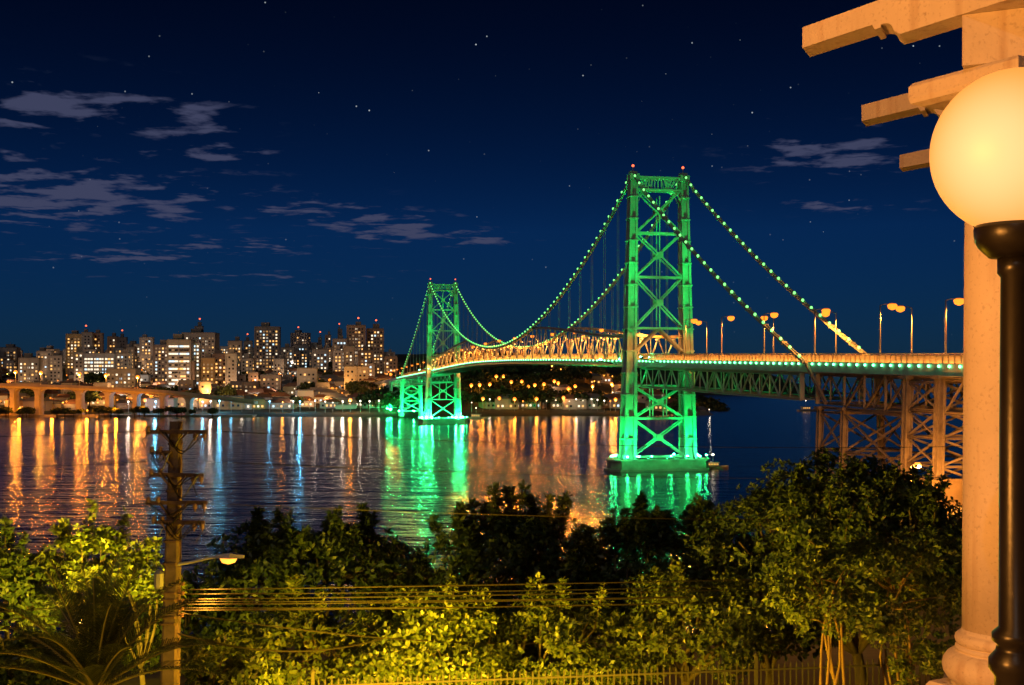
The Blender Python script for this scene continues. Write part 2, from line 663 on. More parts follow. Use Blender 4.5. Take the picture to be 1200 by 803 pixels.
def build_tower(s0, detail):
    zd = deck_z(s0)
    # pier: long hexagonal block with a footing course and a coping
    def hexa(hl, hw, nose, z):
        return [B(s0 - hw, -hl, z), B(s0 - hw, hl, z), B(s0 - hw * .35, hl + nose, z), B(s0 + hw * .35, hl + nose, z),
                B(s0 + hw, hl, z), B(s0 + hw, -hl, z), B(s0 + hw * .35, -hl - nose, z), B(s0 - hw * .35, -hl - nose, z)]
    mb = MB()
    mb.loft([hexa(11.5, 5.2, 2.2, -4), hexa(11.5, 5.2, 2.2, .5), hexa(11.0, 4.7, 1.9, .5), hexa(10.9, 4.6, 1.9, 2.35),
             hexa(11.2, 4.9, 2.0, 2.35), hexa(11.2, 4.9, 2.0, 2.8)])
    mb.build('pier', M_CONC, bridge)
    zb = 2.8
    for sg in (-1, 1):
        rings = []
        for z in (zb, zb + .9, zb + .9, zd - 2, zd - 2, TOPZ - 1.2, TOPZ - 1.2, TOPZ + .4):
            k = (z - zb) / (TOPZ - zb)
            w, d = 3.0 - 1.1 * k, 4.6 - 1.9 * k
            if len(rings) in (0, 1):
                w, d = w + .8, d + .8
            elif len(rings) in (2, 3):
                w, d = w + .15, d + .15
            elif len(rings) in (6, 7):
                w, d = w + .5, d + .5
            c = leg_t(z) * sg
            rings.append([B(s0 + y, c + x, z) for (x, y) in i_section(w, d, w * .27)])
        mb = MB()
        mb.loft(rings)
        lg = mb.build('tower_leg', M_STEEL, bridge)
        # saddle, lamp mast and red beacon on the head of the leg
        mb = MB()
        c = leg_t(TOPZ) * sg
        mb.box(B(s0, c, TOPZ + .75), (1.4, 1.9, .7), math.atan2(U.y, U.x))
        mb.tube([B(s0, c, TOPZ + 1.1), B(s0, c, TOPZ + 2.4)], .09)
        mb.build('saddle', M_STEEL, lg)
        mb = MB()
        mb.lathe([(.05, -.3), (.3, -.15), (.32, .15), (.12, .34)], B(s0, c, TOPZ + 2.5), 8)
        mb.build('beacon', M_RED, lg)
        for z in np.arange(zb + 5, TOPZ - 4, 5.5):           # splice plates round the leg
            k = (z - zb) / (TOPZ - zb)
            w, d = 3.0 - 1.1 * k + .34, 4.6 - 1.9 * k + .34
            mb = MB()
            mb.box(B(s0, leg_t(z) * sg, z), (d, w, .35), math.atan2(U.y, U.x))
            mb.build('splice_plate', M_STEEL, lg)
    # bracing in the two faces of the tower
    up = [(zd + 8.4, zd + 21.2), (zd + 21.2, zd + 32.2), (zd + 32.2, TOPZ - 3.4)]
    lo = [(zb + .6, 12.9), (12.9, zd - 6.0)]
    def hw(z, k=.9):
        return leg_t(z) - k
    for ds in (-1.15, 1.15):
        s = s0 + ds
        for (za, zc) in up + lo:
            a, b, c, d = B(s, -hw(za), za), B(s, hw(za), za), B(s, -hw(zc), zc), B(s, hw(zc), zc)
            member('cross_brace', a, d, .34, .28, M_STEEL, bridge, 'channel', U)
            member('cross_brace', b, c, .34, .28, M_STEEL, bridge, 'channel', U)
            zm = (za + zc) / 2
            mb = MB()
            mb.box(B(s - .35 * np.sign(ds) * -1, 0, zm), (.12, 1.7, 1.5), math.atan2(U.y, U.x))
            mb.build('gusset_plate', M_STEEL, bridge)
        for z in (zd + 8.4, zd + 21.2, zd + 32.2, 12.9, zd - 6.0, zb + .6):
            member('strut', B(s, -hw(z), z), B(s, hw(z), z), .5, .5, M_STEEL, bridge, 'channel', U)
        # knee braces that open the portal over the road
        for sg in (-1, 1):
            member('knee_brace', B(s, sg * hw(zd + 2.4), zd + 2.4), B(s, 0, zd + 8.3), .5, .45, M_STEEL, bridge, 'channel', U)
            member('hanger_rod', B(s, sg * 1.8, 13.2), B(s, sg * 1.8, zd - 6.2), .28, .28, M_STEEL, bridge)
        member('hanger_rod', B(s, 0, zd + 8.6), B(s, 0, zd + 41.5), .26, .26, M_STEEL, bridge)
        # ornamental head between the legs
        member('portal_beam', B(s, -hw(TOPZ), TOPZ - .4), B(s, hw(TOPZ), TOPZ - .4), .5, .55, M_STEEL, bridge, 'channel', U)
        member('portal_beam', B(s, -hw(TOPZ), TOPZ - 3.5), B(s, hw(TOPZ), TOPZ - 3.5), .5, .55, M_STEEL, bridge, 'channel', U)
        xs = [-5.1, -3.9, -3.0, -2.1, -1.3, -.45, .45, 1.3, 2.1, 3.0, 3.9, 5.1]
        for i, x in enumerate(xs):
            if i in (3, 4, 5, 6):
                member('portal_bar', B(s, x, TOPZ - 3.3), B(s, x, TOPZ - .6), .26, .22, M_STEEL, bridge)
        for (xa, xb) in ((-5.1, -3.2), (-3.2, -2.2), (5.1, 3.2), (3.2, 1.9), (-5.1, -3.9), (4.0, 2.6)):
            member('portal_bar', B(s, xa, TOPZ - .6), B(s, xb, TOPZ - 3.3), .24, .22, M_STEEL, bridge)
            member('portal_bar', B(s, xb, TOPZ - 3.3), B(s, (xb * 2 - xa) * .7 + xa * .3, TOPZ - .6), .24, .22, M_STEEL, bridge)
        # curved corner brackets under the head
        for sg in (-1, 1):
            pts = [B(s, sg * (hw(TOPZ) - q[0]), TOPZ - 3.5 - q[1]) for q in ((2.6, .2), (1.5, .7), (.7, 1.6), (.2, 2.9))]
            MB().tube(pts, .17, 5).build('corner_bracket', M_STEEL, bridge)
    # ties between the two faces
    for z in (zd + 8.4, zd + 21.2, zd + 32.2, TOPZ - .4, 12.9, zd - 6.0):
        member('tie', B(s0 - 1.1, 0, z), B(s0 + 1.1, 0, z), .4, .4, M_STEEL, bridge)


build_tower(0, True)
build_tower(SPAN, False)

# main cables: eyebar chains from anchorage over both towers, with their bulbs
def bulb_mesh():
    mb = MB()
    mb.lathe([(.06, -.30), (.22, -.20), (.29, 0), (.22, .20), (.06, .30)], (0, 0, 0), 6)
    return mb.mesh('bulb', M_BULB, True)


BULB = bulb_mesh()


def cable_points(t):
    pts = []
    za, zf = deck_z(S_NEAR) + .6, deck_z(S_FAR) + .4
    for i in range(13):
        q = i / 12
        pts.append((S_NEAR + (0 - S_NEAR) * q, za + (TOPZ - za) * q - 2.2 * math.sin(math.pi * q)))
    for i in range(1, 57):
        s = SPAN * i / 56
        pts.append((s, cable_z(s)))
    for i in range(1, 13):
        q = i / 12
        pts.append((SPAN + (S_FAR - SPAN) * q, TOPZ + (zf - TOPZ) * q - 2.2 * math.sin(math.pi * q)))
    return [B(s, t, z + .9 * (abs(s) < 1e-6 or abs(s - SPAN) < 1e-6)) for s, z in pts]


for t in (-CABLE_T, CABLE_T):
    pts = cable_points(t)
    mb = MB()
    for off in (-.28, .28):            # the twin rows of eyebars
        for a, b in zip(pts[:-1], pts[1:]):
            mb.bar(a + V * off, b + V * off, .18, .5)
    for p in pts:                       # pins
        mb.bar(p - V * .5, p + V * .5, .62, .62)
    cb = mb.build('main_cable', M_STEEL, bridge)
    # bulbs every 3.5 m
    seg = [(b - a).length for a, b in zip(pts[:-1], pts[1:])]
    tot = sum(seg)
    d = 1.2
    i, acc = 0, 0.0
    while d < tot - 1:
        while acc + seg[i] < d:
            acc += seg[i]
            i += 1
        p = pts[i].lerp(pts[i + 1], (d - acc) / seg[i])
        link('bulb', BULB, cb, Matrix.Translation(p + Vector((0, 0, .55)) - V * .3))
        d += 4.1
    # hangers
    for k in list(range(1, HUMP)) + list(range(NP - HUMP + 1, NP)):
        s = k * PL
        for off in (-.22, .22):
            member('hanger', B(s, t + off, chord_z(s)), B(s, t + off, cable_z(s)), .10, .10, M_STEEL, bridge)
    for k in range(1, 8):               # far side span
        s = SPAN + k * 13
        q = (s - SPAN) / (S_FAR - SPAN)
        zc = TOPZ + (deck_z(S_FAR) + .4 - TOPZ) * q - 2.2 * math.sin(math.pi * q)
        member('hanger', B(s, t, deck_z(s) + 1), B(s, t, zc), .16, .16, M_STEEL, bridge)

# stiffening truss over the main span
for t in (-6.4, 6.4):
    nodes = [i * PL / 2 for i in range(2 * NP + 1)]
    for k in range(NP):
        s0, s1 = k * PL, (k + 1) * PL
        if chord_z((s0 + s1) / 2) < cable_z((s0 + s1) / 2) - 1.0 or True:
            member('top_chord', B(s0, t, chord_z(s0)), B(s1, t, chord_z(s1)), .6, .75, M_STEEL, bridge, 'channel')
        member('bottom_chord', B(s0, t, deck_z(s0) - .25), B(s1, t, deck_z(s1) - .25), .5, .8, M_STEEL, bridge)
        sm = (s0 + s1) / 2
        zt = (chord_z(s0) + chord_z(s1)) / 2
        for q, (sa, sb) in enumerate(((s0, sm), (s1, sm))):
            member('truss_diagonal', B(sa, t, deck_z(sa) + .5), B(sb, t, zt - .3), .30, .30, M_STEEL, bridge, 'channel', V)
        if k:
            member('truss_post', B(s0, t, deck_z(s0) + .5), B(s0, t, chord_z(s0) - .4), .26, .26, M_STEEL, bridge, 'channel', V)

# deck: slab, kerb fascia, parapet panels, handrail, floor beams and the row of edge bulbs
HWD = 5.7
ss = np.concatenate([np.arange(-200, -1, 6.0), np.arange(0, SPAN, 6.0625), np.arange(SPAN, 760, 8.0)])


def deck_strip(name, m, t0, t1, dz0, dz1, ss=ss):
    rings = []
    for s in ss:
        z = deck_z(s)
        rings.append([B(s, t0, z + dz0), B(s, t1, z + dz0), B(s, t1, z + dz1), B(s, t0, z + dz1)])
    mb = MB()
    mb.loft(rings)
    return mb.build(name, m, bridge)


deck = deck_strip('deck', M_ASPH, -HWD + .3, HWD - .3, -.1, .35)
for sg in (-1, 1):
    a, b = sorted((sg * HWD, sg * (HWD - .3)))
    deck_strip('edge_girder', M_STEEL, a, b, -1.25, .55)
    a, b = sorted((sg * (HWD - .08), sg * (HWD - .20)))
    deck_strip('handrail', M_PARA, a, b, 1.95, 2.07)
    a, b = sorted((sg * (HWD + .45), sg * (HWD + .003)))
    deck_strip('edge_flange', M_STEEL, a, b, -1.25, -1.1)
PANEL = MB().add([(-.5, 0, -.5), (.5, 0, -.5), (.5, 0, .5), (-.5, 0, .5)], [(0, 1, 2, 3)]).box((-.5, 0, .08), (.05, 1.6, 1.25)).box((0, 0, .5), (1, 1.0, .06)).box((0, 0, -.5), (1, 1.0, .06)).mesh('parapet_panel', M_PANEL)


def panel(s0, s1, t):
    a, b = B(s0, t, deck_z(s0) + 1.17), B(s1, t, deck_z(s1) + 1.17)
    d = (b - a)
    L = d.length * .955
    x = d.normalized()
    y = Vector((0, 0, 1)).cross(x).normalized()
    z = x.cross(y)
    c = (a + b) / 2
    mw = Matrix(((x.x * L, y.x * .10, z.x * 1.2, c.x), (x.y * L, y.y * .10, z.y * 1.2, c.y), (x.z * L, y.z * .10, z.z * 1.2, c.z), (0, 0, 0, 1)))
    link('parapet_panel', PANEL, deck, mw)


s = -170.0
while s < -1:
    panel(s, s + 1.55, -HWD + .14)
    s += 1.55
while s < SPAN + 130:
    panel(s, s + 3.1, -HWD + .14)
    s += 3.1
deck_strip('parapet_wall', M_PARA, HWD - .20, HWD - .08, .55, 1.78)
for k, s in enumerate(np.arange(-170, 620, 6.06)):
    z = deck_z(s)
    member('floor_beam', B(s, -HWD + .35, z - .85), B(s, HWD - .35, z - .85), .35, 1.4, M_STEEL, bridge, 'channel')
for t in (-3.4, -1.1, 1.1, 3.4):
    deck_strip('stringer', M_STEEL, t - .14, t + .14, -.75, -.11)
EB = MB().lathe([(.05, -.2), (.17, -.12), (.2, .05), (.1, .2)], (0, 0, 0), 6).mesh('edge_bulb', M_EDGE, True)
s = -172.0
while s < SPAN + 150:
    link('edge_bulb', EB, deck, Matrix.Translation(B(s, -HWD - (.25 if s < 3 or s > SPAN - 3 else 1.15), deck_z(s) + .2)))
    s += 2.6 if s < 0 else 3.6

# added glowing strip along the foot of the parapet, inside, lights up its panels
mb = MB()
mb.tube([B(s, -HWD + .62, deck_z(s) + .55) for s in np.arange(-176, SPAN + 150, 9.0)], .05, 4)
mb.build('added_light_strip', emat('added_warm_strip', (1.0, .36, .06), 42.0), deck)

# side-span and viaduct trusses under the deck
def under_truss(sa, sb, n, depth, m):
    L = (sb - sa) / n
    for t in (-5.2, 5.2):
        for k in range(n):
            s0, s1 = sa + k * L, sa + (k + 1) * L
            z0, z1 = deck_z(s0), deck_z(s1)
            member('top_chord', B(s0, t, z0 - 1.6), B(s1, t, z1 - 1.6), .45, .5, m, bridge, 'channel')
            member('bottom_chord', B(s0, t, z0 - depth), B(s1, t, z1 - depth), .45, .5, m, bridge, 'channel')
            if k % 2 == 0:
                member('truss_diagonal', B(s0, t, z0 - depth), B(s1, t, z1 - 1.6), .26, .26, m, bridge, 'channel', V)
            else:
                member('truss_diagonal', B(s0, t, z0 - 1.6), B(s1, t, z1 - depth), .26, .26, m, bridge, 'channel', V)
            member('truss_post', B(s1, t, z1 - depth), B(s1, t, z1 - 1.6), .22, .22, m, bridge)
    for k in range(0, n + 1, 2):
        s0 = sa + k * L
        z0 = deck_z(s0)
        member('sway_brace', B(s0, -5.2, z0 - depth), B(s0, 5.2, z0 - depth), .3, .3, m, bridge)
        if k < n:
            s1 = sa + (k + 2) * L
            member('sway_brace', B(s0, -5.1, z0 - depth - .05), B(s1, 5.1, deck_z(s1) - depth - .05), .22, .22, m, bridge)


under_truss(-91, -2, 20, 6.1, M_STEEL)
under_truss(-175, -97, 16, 6.4, M_RUST)
under_truss(SPAN + 3, SPAN + 118, 16, 5.4, M_STEEL)


def trestle(sA, sB, ztop, zground, m, post=1.05, levels=3):
    """a braced steel trestle tower: two bents of two posts"""
    tt = (-5.6, 5.6)
    for s in (sA, sB):
        for t in tt:
            mb = MB()
            rings = []
            for z in (zground - 1.5, ztop):
                rings.append([B(s + y * post, t * (1 + .16 * (ztop - z) / 30) + x * post, z) for (x, y) in i_section(1, 1.15, .24)])
            mb.loft(rings)
            c = mb.build('trestle_post', m, bridge)
            mb = MB()
            mb.box(B(s, t, ztop + .25), (1.7 * post, 1.7 * post, .5), math.atan2(U.y, U.x))
            mb.build('post_cap', m, c)
            mb = MB()
            mb.box(B(s, t * (1 + .16 * (ztop - zground) / 30), zground - .6), (2.2, 2.2, 2.4), math.atan2(U.y, U.x))
            mb.build('footing', M_CONC, c)
    zs = [zground + 1.5 + (ztop - .5 - zground - 1.5) * k / levels for k in range(levels + 1)]
    f = lambda t, z: t * (1 + .16 * (ztop - z) / 30)
    for za, zb in zip(zs[:-1], zs[1:]):
        for s in (sA, sB):
            member('cross_brace', B(s, f(-5.6, za), za), B(s, f(5.6, zb), zb), .3, .3, m, bridge, 'channel', U)
            member('cross_brace', B(s, f(5.6, za), za), B(s, f(-5.6, zb), zb), .3, .3, m, bridge, 'channel', U)
        for t in tt:
            member('cross_brace', B(sA, f(t, za), za), B(sB, f(t, zb), zb), .28, .28, m, bridge, 'channel', V)
            member('cross_brace', B(sB, f(t, za), za), B(sA, f(t, zb), zb), .28, .28, m, bridge, 'channel', V)
    for z in zs:
        for s in (sA, sB):
            member('strut', B(s, f(-5.6, z), z), B(s, f(5.6, z), z), .34, .34, m, bridge, 'channel')
        for t in tt:
            member('strut', B(sA, f(t, z), z), B(sB, f(t, z), z), .34, .34, m, bridge, 'channel')


def gz(s, t=0):
    p = B(s, t, 0)
    return float(near_h(p.x, p.y))


trestle(-99, -107.5, deck_z(-103) - 7.4, max(gz(-103), 1.5), M_RUST, .95, 2)
trestle(-127, -135.5, deck_z(-130) - 1.7, max(gz(-130), 2), M_RUST, 1.15, 4)
trestle(-156, -164, deck_z(-160) - 1.7, max(gz(-160), 3), M_RUST, 1.15, 4)
# the anchorage frame where the backstays come down, and a chord carried on to the taller trestle
for t in (-5.6, 5.6):
    for (sa, za, sb, zb) in ((-99, 17.8, -127, 17.0), (-107.5, 17.6, -127, 17.4)):
        member('strut', B(sa, t, za), B(sb, t, zb), .5, .5, M_RUST, bridge, 'channel')
    member('truss_post', B(-92, t, deck_z(-92) - 6.2), B(-92, t, deck_z(-92) - 1.4), .8, .8, M_STEEL, bridge, 'channel')
    member('truss_post', B(-98, t, deck_z(-98) - 6.6), B(-98, t, deck_z(-98) - 1.4), .7, .7, M_RUST, bridge, 'channel')
    for (sa, sb) in ((-107.5, -114), (-114, -120.5), (-120.5, -127)):
        member('truss_post', B(sa, t, 17.5), B(sa, t, 23), .35, .35, M_RUST, bridge, 'channel')
        member('truss_diagonal', B(sa, t, 17.5), B(sb, t, 23), .3, .3, M_RUST, bridge, 'channel')
    for (sa, za, sb, zb) in ((-107.5, 16.8, -127, 8.0), (-107.5, 9.0, -127, 16.5)):
        member('cross_brace', B(sa, t, za), B(sb, t, zb), .3, .3, M_RUST, bridge, 'channel', V)
    member('strut', B(-107.5, t, 10.5), B(-127, t, 10.5), .35, .35, M_RUST, bridge, 'channel')
    member('backstay_anchor', B(S_NEAR - .2, t * 1.17, deck_z(S_NEAR) + .6), B(S_NEAR - 7, t * 1.08, deck_z(S_NEAR) - 6.6), .5, .5, M_RUST, bridge, 'channel')
trestle(S_FAR + 1, S_FAR + 9, deck_z(S_FAR + 5) - 1.8, 2.5, M_STEEL, 1.1, 3)
trestle(S_FAR + 60, S_FAR + 68, deck_z(S_FAR + 64) - 1.8, 3.5, M_STEEL, 1.1, 2)
under_truss(S_FAR + 12, S_FAR + 58, 8, 4.6, M_STEEL)
under_truss(S_FAR + 70, S_FAR + 150, 12, 4.6, M_STEEL)

# floodlights on the piers and at deck level
def floodlight(loc, aim, power, label, group, size=.5, spot=R(70), colour=GREEN, em=None):
    loc, aim = Vector(loc), Vector(aim)
    d = (aim - loc).normalized()
    f = thing('floodlight', label, 'floodlight', tuple(loc), group)
    up = Vector((0, 0, 1)) if abs(d.z) < .95 else U
    x = d.cross(up).normalized()
    y = x.cross(d)
    w = size
    mb = MB()
    mb.loft([[loc - d * .35 * w + (x * a + y * b) * w * k for a, b in ((-.5, -.4), (.5, -.4), (.5, .4), (-.5, .4))]
             for k in (.55, .9, 1.0)][:1] + [[loc + d * .2 * w + (x * a + y * b) * w for a, b in ((-.5, -.4), (.5, -.4), (.5, .4), (-.5, .4))]])
    mb.bar(loc - d * .1 * w - Vector((0, 0, .55 * w)), loc - d * .1 * w, .12 * w)
    mb.build('housing', M_DARKMETAL, f)
    mb = MB()
    mb.lathe([(.05 * w, -.22 * w), (.30 * w, -.12 * w), (.36 * w, .06 * w), (.2 * w, .26 * w)], loc + d * .36 * w, 10)
    mb.build('lens', em or M_FLOOD, f, True)
    add_light('SPOT', 'flood_beam', loc + d * (.75 * w), power, colour, f, .25, aim, spot)
    return f


M_FLOODF = emat('green_flood_lens_bright', (0.02, 1.0, 0.22), 5200.0)
M_FLOOD = emat('green_flood_lens', (0.03, 1.0, 0.25), 240.0)
for (s0, nm) in ((0.0, 'near'), (SPAN, 'far')):
    zd = deck_z(s0)
    where = 'the pier of the taller-looking near tower' if nm == 'near' else 'the pier of the far tower'
    for sg in (-1, 1):
        tl = leg_t(3) * sg
        for (ds, dt) in ((-4.0, -1.6 * sg), (-4.0, 1.4 * sg), (1.2, 3.0 * sg), (3.6, -2.5 * sg)):
            p = B(s0 + ds, tl + dt, 3.3)
            floodlight(p, B(s0 + ds * .12, leg_t(16) * sg + dt * .1, 22), 5000, 'small green floodlight aimed up from ' + where,
                       'green floodlights on the %s pier' % nm, 0.75, R(85), em=M_FLOODF if nm == 'far' else None)
        # stronger floods at the ends and on outriggers reach up to the deck
        for (p, q, pw) in ((B(s0 - 7.4, tl, 3.6), B(s0, leg_t(20) * sg, 19), 24000), (B(s0 - 1, 12.6 * sg, 3.4), B(s0, leg_t(18) * sg, 17), 17000)):
            f = floodlight(p, q, pw, 'strong green floodlight aimed up the leg from ' + where, 'strong floodlights of the %s pier' % nm, 0.6, R(62))
            MB().bar(Vector((p.x, p.y, 2.75)) + U * (2.8 if (p - B(s0 - 7.4, tl, 3.6)).length < .1 else 0), p - Vector((0, 0, .35)), .12).build('outrigger', M_DARKMETAL, f)
        # floods on brackets outside the deck edge, either side of the tower, shine up the legs
        for ds in (-17, 17):
            for (zz, pw) in ((12, 16000), (26, 50000), (40, 120000)):
                p = B(s0 + ds + .8 * (zz - 26) / 14, (HWD + 4.4) * sg, zd + .7)
                f = floodlight(p, B(s0, leg_t(zd + zz) * sg, zd + zz), pw * .5, 'green floodlight bracketed off the deck edge near the %s tower' % nm,
                               'green deck floodlights of the %s tower' % nm, 0.45, R(34))
                MB().bar(B(s0 + ds + .8 * (zz - 26) / 14, HWD * sg, zd - .4), p - Vector((0, 0, .25)), .12).build('bracket', M_DARKMETAL, f)
    for ds in (-12, 12):
        for sg in (-1, 1):
            p = B(s0 + ds, (HWD + .8) * sg, zd + .7)
            floodlight(p, B(s0, -2 * sg, zd + 26), 8000, 'green floodlight on the deck edge aimed at the bracing of the %s tower' % nm, 'bracing floodlights of the %s tower' % nm, 0.45, R(70))
    for tt in (-10.5, -5, 0, 5, 10.5):      # added washers on outriggers light the pier's own face
        p = B(s0 - 7.0, tt, 3.5)
        f = floodlight(p, B(s0 - 4.7, tt, .6), 260, 'added small green floodlight on an outrigger before ' + where, 'added outrigger floodlights of the %s pier' % nm, 0.4, R(120))
        MB().bar(B(s0 - 4.8, tt, 2.9), p - Vector((0, 0, .25)), .1).build('outrigger', M_DARKMETAL, f)
    for sg in (-1, 1):
        p = B(s0 - 2.6, 2.6 * sg, 3.3)
        floodlight(p, B(s0, 0, 16), 5000, 'green floodlight in the middle of ' + where, 'middle floodlights of the %s pier' % nm, 0.55, R(100))

for t in (-9.5, 9.5):  # added floods brighten the underside of both spans
    floodlight(B(-4.2, t, 3.4), B(-34, t * .3, 21), 60000, 'added green floodlight on the near pier aimed along the underside of the side span', 'added side span floodlights', .6, R(50))
    floodlight(B(4.2, t, 3.4), B(40, t * .3, 27), 50000, 'added green floodlight on the near pier aimed along the underside of the main span', 'added main span floodlights', .6, R(50))

# lamps fixed to the truss posts light the road and truss from inside
TRUSS_W, LAMP_W = 8000, 9000
LAMP_HEAD = MB().lathe([(.06, -.22), (.3, -.14), (.34, .02), (.14, .2)], (0, 0, 0), 8).mesh('truss_lamp', M_TRUSSLAMP, True)
for t in (-5.9, 5.9):
    for k in range(NP):
        s = (k + .5) * PL
        zt = min((chord_z(k * PL) + chord_z((k + 1) * PL)) / 2 - .8, deck_z(s) + 6.5)
        o = link('truss_lamp', LAMP_HEAD, bridge, Matrix.Translation(B(s, t, zt)))
        add_light('SPOT', 'truss_lamp_light', B(s, t * 1.04, zt - .45), TRUSS_W, (1.0, .44, .08), bridge, .3, B(s, t * .98, zt - 5), R(150), .3)


# street lamps along the bridge
def lamp_meshes(h, arm, r=1.0):
    mb = MB()
    mb.tube([(0, 0, 0), (0, 0, h * .5), (0, 0, h)], [.13, .10, .07], 8)
    mb.lathe([(.2, 0), (.2, .35), (.13, .45)], (0, 0, 0), 8)
    pole = mb
    mb = MB()
    mb.tube([(0, 0, h - .05), (arm * .4, 0, h + .12), (arm, 0, h + .15)], [.06, .05, .04], 6)
    armm = mb
    mb = MB()
    mb.loft([[(arm - .1, -.12, h + .1), (arm - .1, .12, h + .1), (arm - .1, .12, h + .26), (arm - .1, -.12, h + .26)],
             [(arm + .35, -.2, h + .08), (arm + .35, .2, h + .08), (arm + .35, .2, h + .3), (arm + .35, -.2, h + .3)],
             [(arm + .75, -.1, h + .1), (arm + .75, .1, h + .1), (arm + .75, .1, h + .2), (arm + .75, -.1, h + .2)]])
    head = mb
    mb = MB()
    mb.lathe([(.1 * r, -.5 * r), (.38 * r, -.36 * r), (.46 * r, -.08 * r), (.36 * r, .06 * r)], (arm + .33, 0, h + .08), 9)
    lens = mb
    return pole, armm, head, lens


_p, _a, _h, _l = lamp_meshes(7.2, 1.3, 1.3)
LM = [_p.mesh('pole', M_GALV, True), _a.mesh('arm', M_GALV), _h.mesh('lamp_head', M_GALV), _l.mesh('lens', M_SODIUM, True)]


def street_lamp(loc, ang, label, group, scale=1.0, meshes=None, light=0, colour=(1.0, .32, .035), light_at=(1.63, 0, 6.3), kind='SPOT'):
    o = thing('street_lamp', label, 'street lamp', tuple(loc), group)
    for nm, me in zip(('pole', 'arm', 'lamp_head', 'lens'), meshes or LM):
        c = bpy.data.objects.new(nm, me)
        COL.objects.link(c)
        c.parent = o
    o.rotation_euler.z = ang
    o.scale = (scale,) * 3
    if light:
        d = bpy.data.lights.new('lamp_light', kind)
        d.energy, d.color, d.shadow_soft_size = light, colour, .2
        if kind == 'SPOT':
            d.spot_size, d.spot_blend = R(178), .05
        l = bpy.data.objects.new('lamp_light', d)
        COL.objects.link(l)
        l.parent = o
        l.location = light_at
    return o


AV = math.atan2(V.y, V.x)
for s in (-33, -54, -75, -96, -118, -136):
    street_lamp(B(s, -HWD + .6, deck_z(s) + .3), AV, 'sodium street lamp on the near approach, standing at the parapet with the panels in view', 'left row of approach lamps', 1.28, light=LAMP_W)
for s in (-20, -57, -84, -110):
    street_lamp(B(s, HWD - .6, deck_z(s) + .3), AV + math.pi, 'sodium street lamp on the near approach, behind the road against the farther railing', 'right row of approach lamps', 1.28, light=LAMP_W)
for s in np.arange(30, SPAN - 10, 30):
    street_lamp(B(s, HWD - .5, deck_z(s) + .3), AV + math.pi, 'sodium street lamp rising above the stiffening truss between the two towers', 'lamps of the main span', 1.25, light=LAMP_W * 2.2, colour=(1.0, .25, .016))
for s in np.arange(SPAN + 16, SPAN + 290, 26):
    street_lamp(B(s, HWD - .5, deck_z(s) + .3), AV + math.pi, 'sodium street lamp on the far approach beyond the second tower', 'lamps of the far approach', 1.1, light=LAMP_W * .4)

# ------------------------------------------------------------------ leaves, branches, trees
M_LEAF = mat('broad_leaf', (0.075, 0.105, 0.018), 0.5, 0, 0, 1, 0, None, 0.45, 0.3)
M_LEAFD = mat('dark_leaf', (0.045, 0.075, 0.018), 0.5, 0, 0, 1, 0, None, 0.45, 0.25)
M_DBARK = mat('dark_bark', (0.06, 0.045, 0.03), 0.9, 0, 0.4, 3, 0.5)
M_BARK = mat('pale_bark', (0.12, 0.07, 0.038), 0.85, 0, 0.4, 3, 0.5)
M_FARLEAF = mat('far_foliage', (0.05, 0.075, 0.022), 0.8, 0, 0, 1, 0, None, 0.5)


def leaf_mesh(name, centers, dirs, rng, n_leaf, length, m, width=.42, droop=.25):
    """rosettes of folded leaves: one quad a leaf"""
    C = np.repeat(centers, n_leaf, 0)
    D = np.repeat(dirs, n_leaf, 0)
    N = len(C)
    rnd = rng.normal(size=(N, 3))
    a = np.cross(D, rnd)
    a /= np.linalg.norm(a, axis=1, keepdims=True) + 1e-9
    k = rng.uniform(.15, .8, (N, 1))
    ax = a * (1 - k * .6) + D * k
    ax[:, 2] -= rng.uniform(0, droop, N)
    ax /= np.linalg.norm(ax, axis=1, keepdims=True)
    L = length * rng.uniform(.65, 1.2, (N, 1))
    side = np.cross(ax, D + .3 * rng.normal(size=(N, 3)))
    side /= np.linalg.norm(side, axis=1, keepdims=True) + 1e-9
    nrm = np.cross(side, ax)
    W = L * width * .5
    p0 = C + ax * L * .06
    p1 = C + ax * L * .62 + side * W + nrm * L * .06
    p2 = C + ax * L - nrm * L * .05
    p3 = C + ax * L * .62 - side * W + nrm * L * .06
    vs = np.stack([p0, p1, p2, p3], 1).reshape(-1, 3)
    me = bpy.data.meshes.new(name)
    me.vertices.add(len(vs))
    me.vertices.foreach_set('co', vs.ravel())
    me.loops.add(4 * N)
    me.loops.foreach_set('vertex_index', np.arange(4 * N, dtype=np.int32))
    me.polygons.add(N)
    me.polygons.foreach_set('loop_start', np.arange(0, 4 * N, 4, dtype=np.int32))
    me.polygons.foreach_set('loop_total', np.full(N, 4, dtype=np.int32))
    me.materials.append(m)
    me.update()
    me.validate()
    return me


def bend(a, b, rng, k=.12, n=4, lift=0.0):
    a, b = Vector(a), Vector(b)
    L = (b - a).length
    o = Vector(rng.normal(size=3)) * L * k
    pts = []
    for i in range(n + 1):
        q = i / n
        p = a.lerp(b, q) + o * (q * (1 - q) * 2) + Vector((0, 0, lift * L * q * (1 - q)))
        pts.append(p)
    return pts


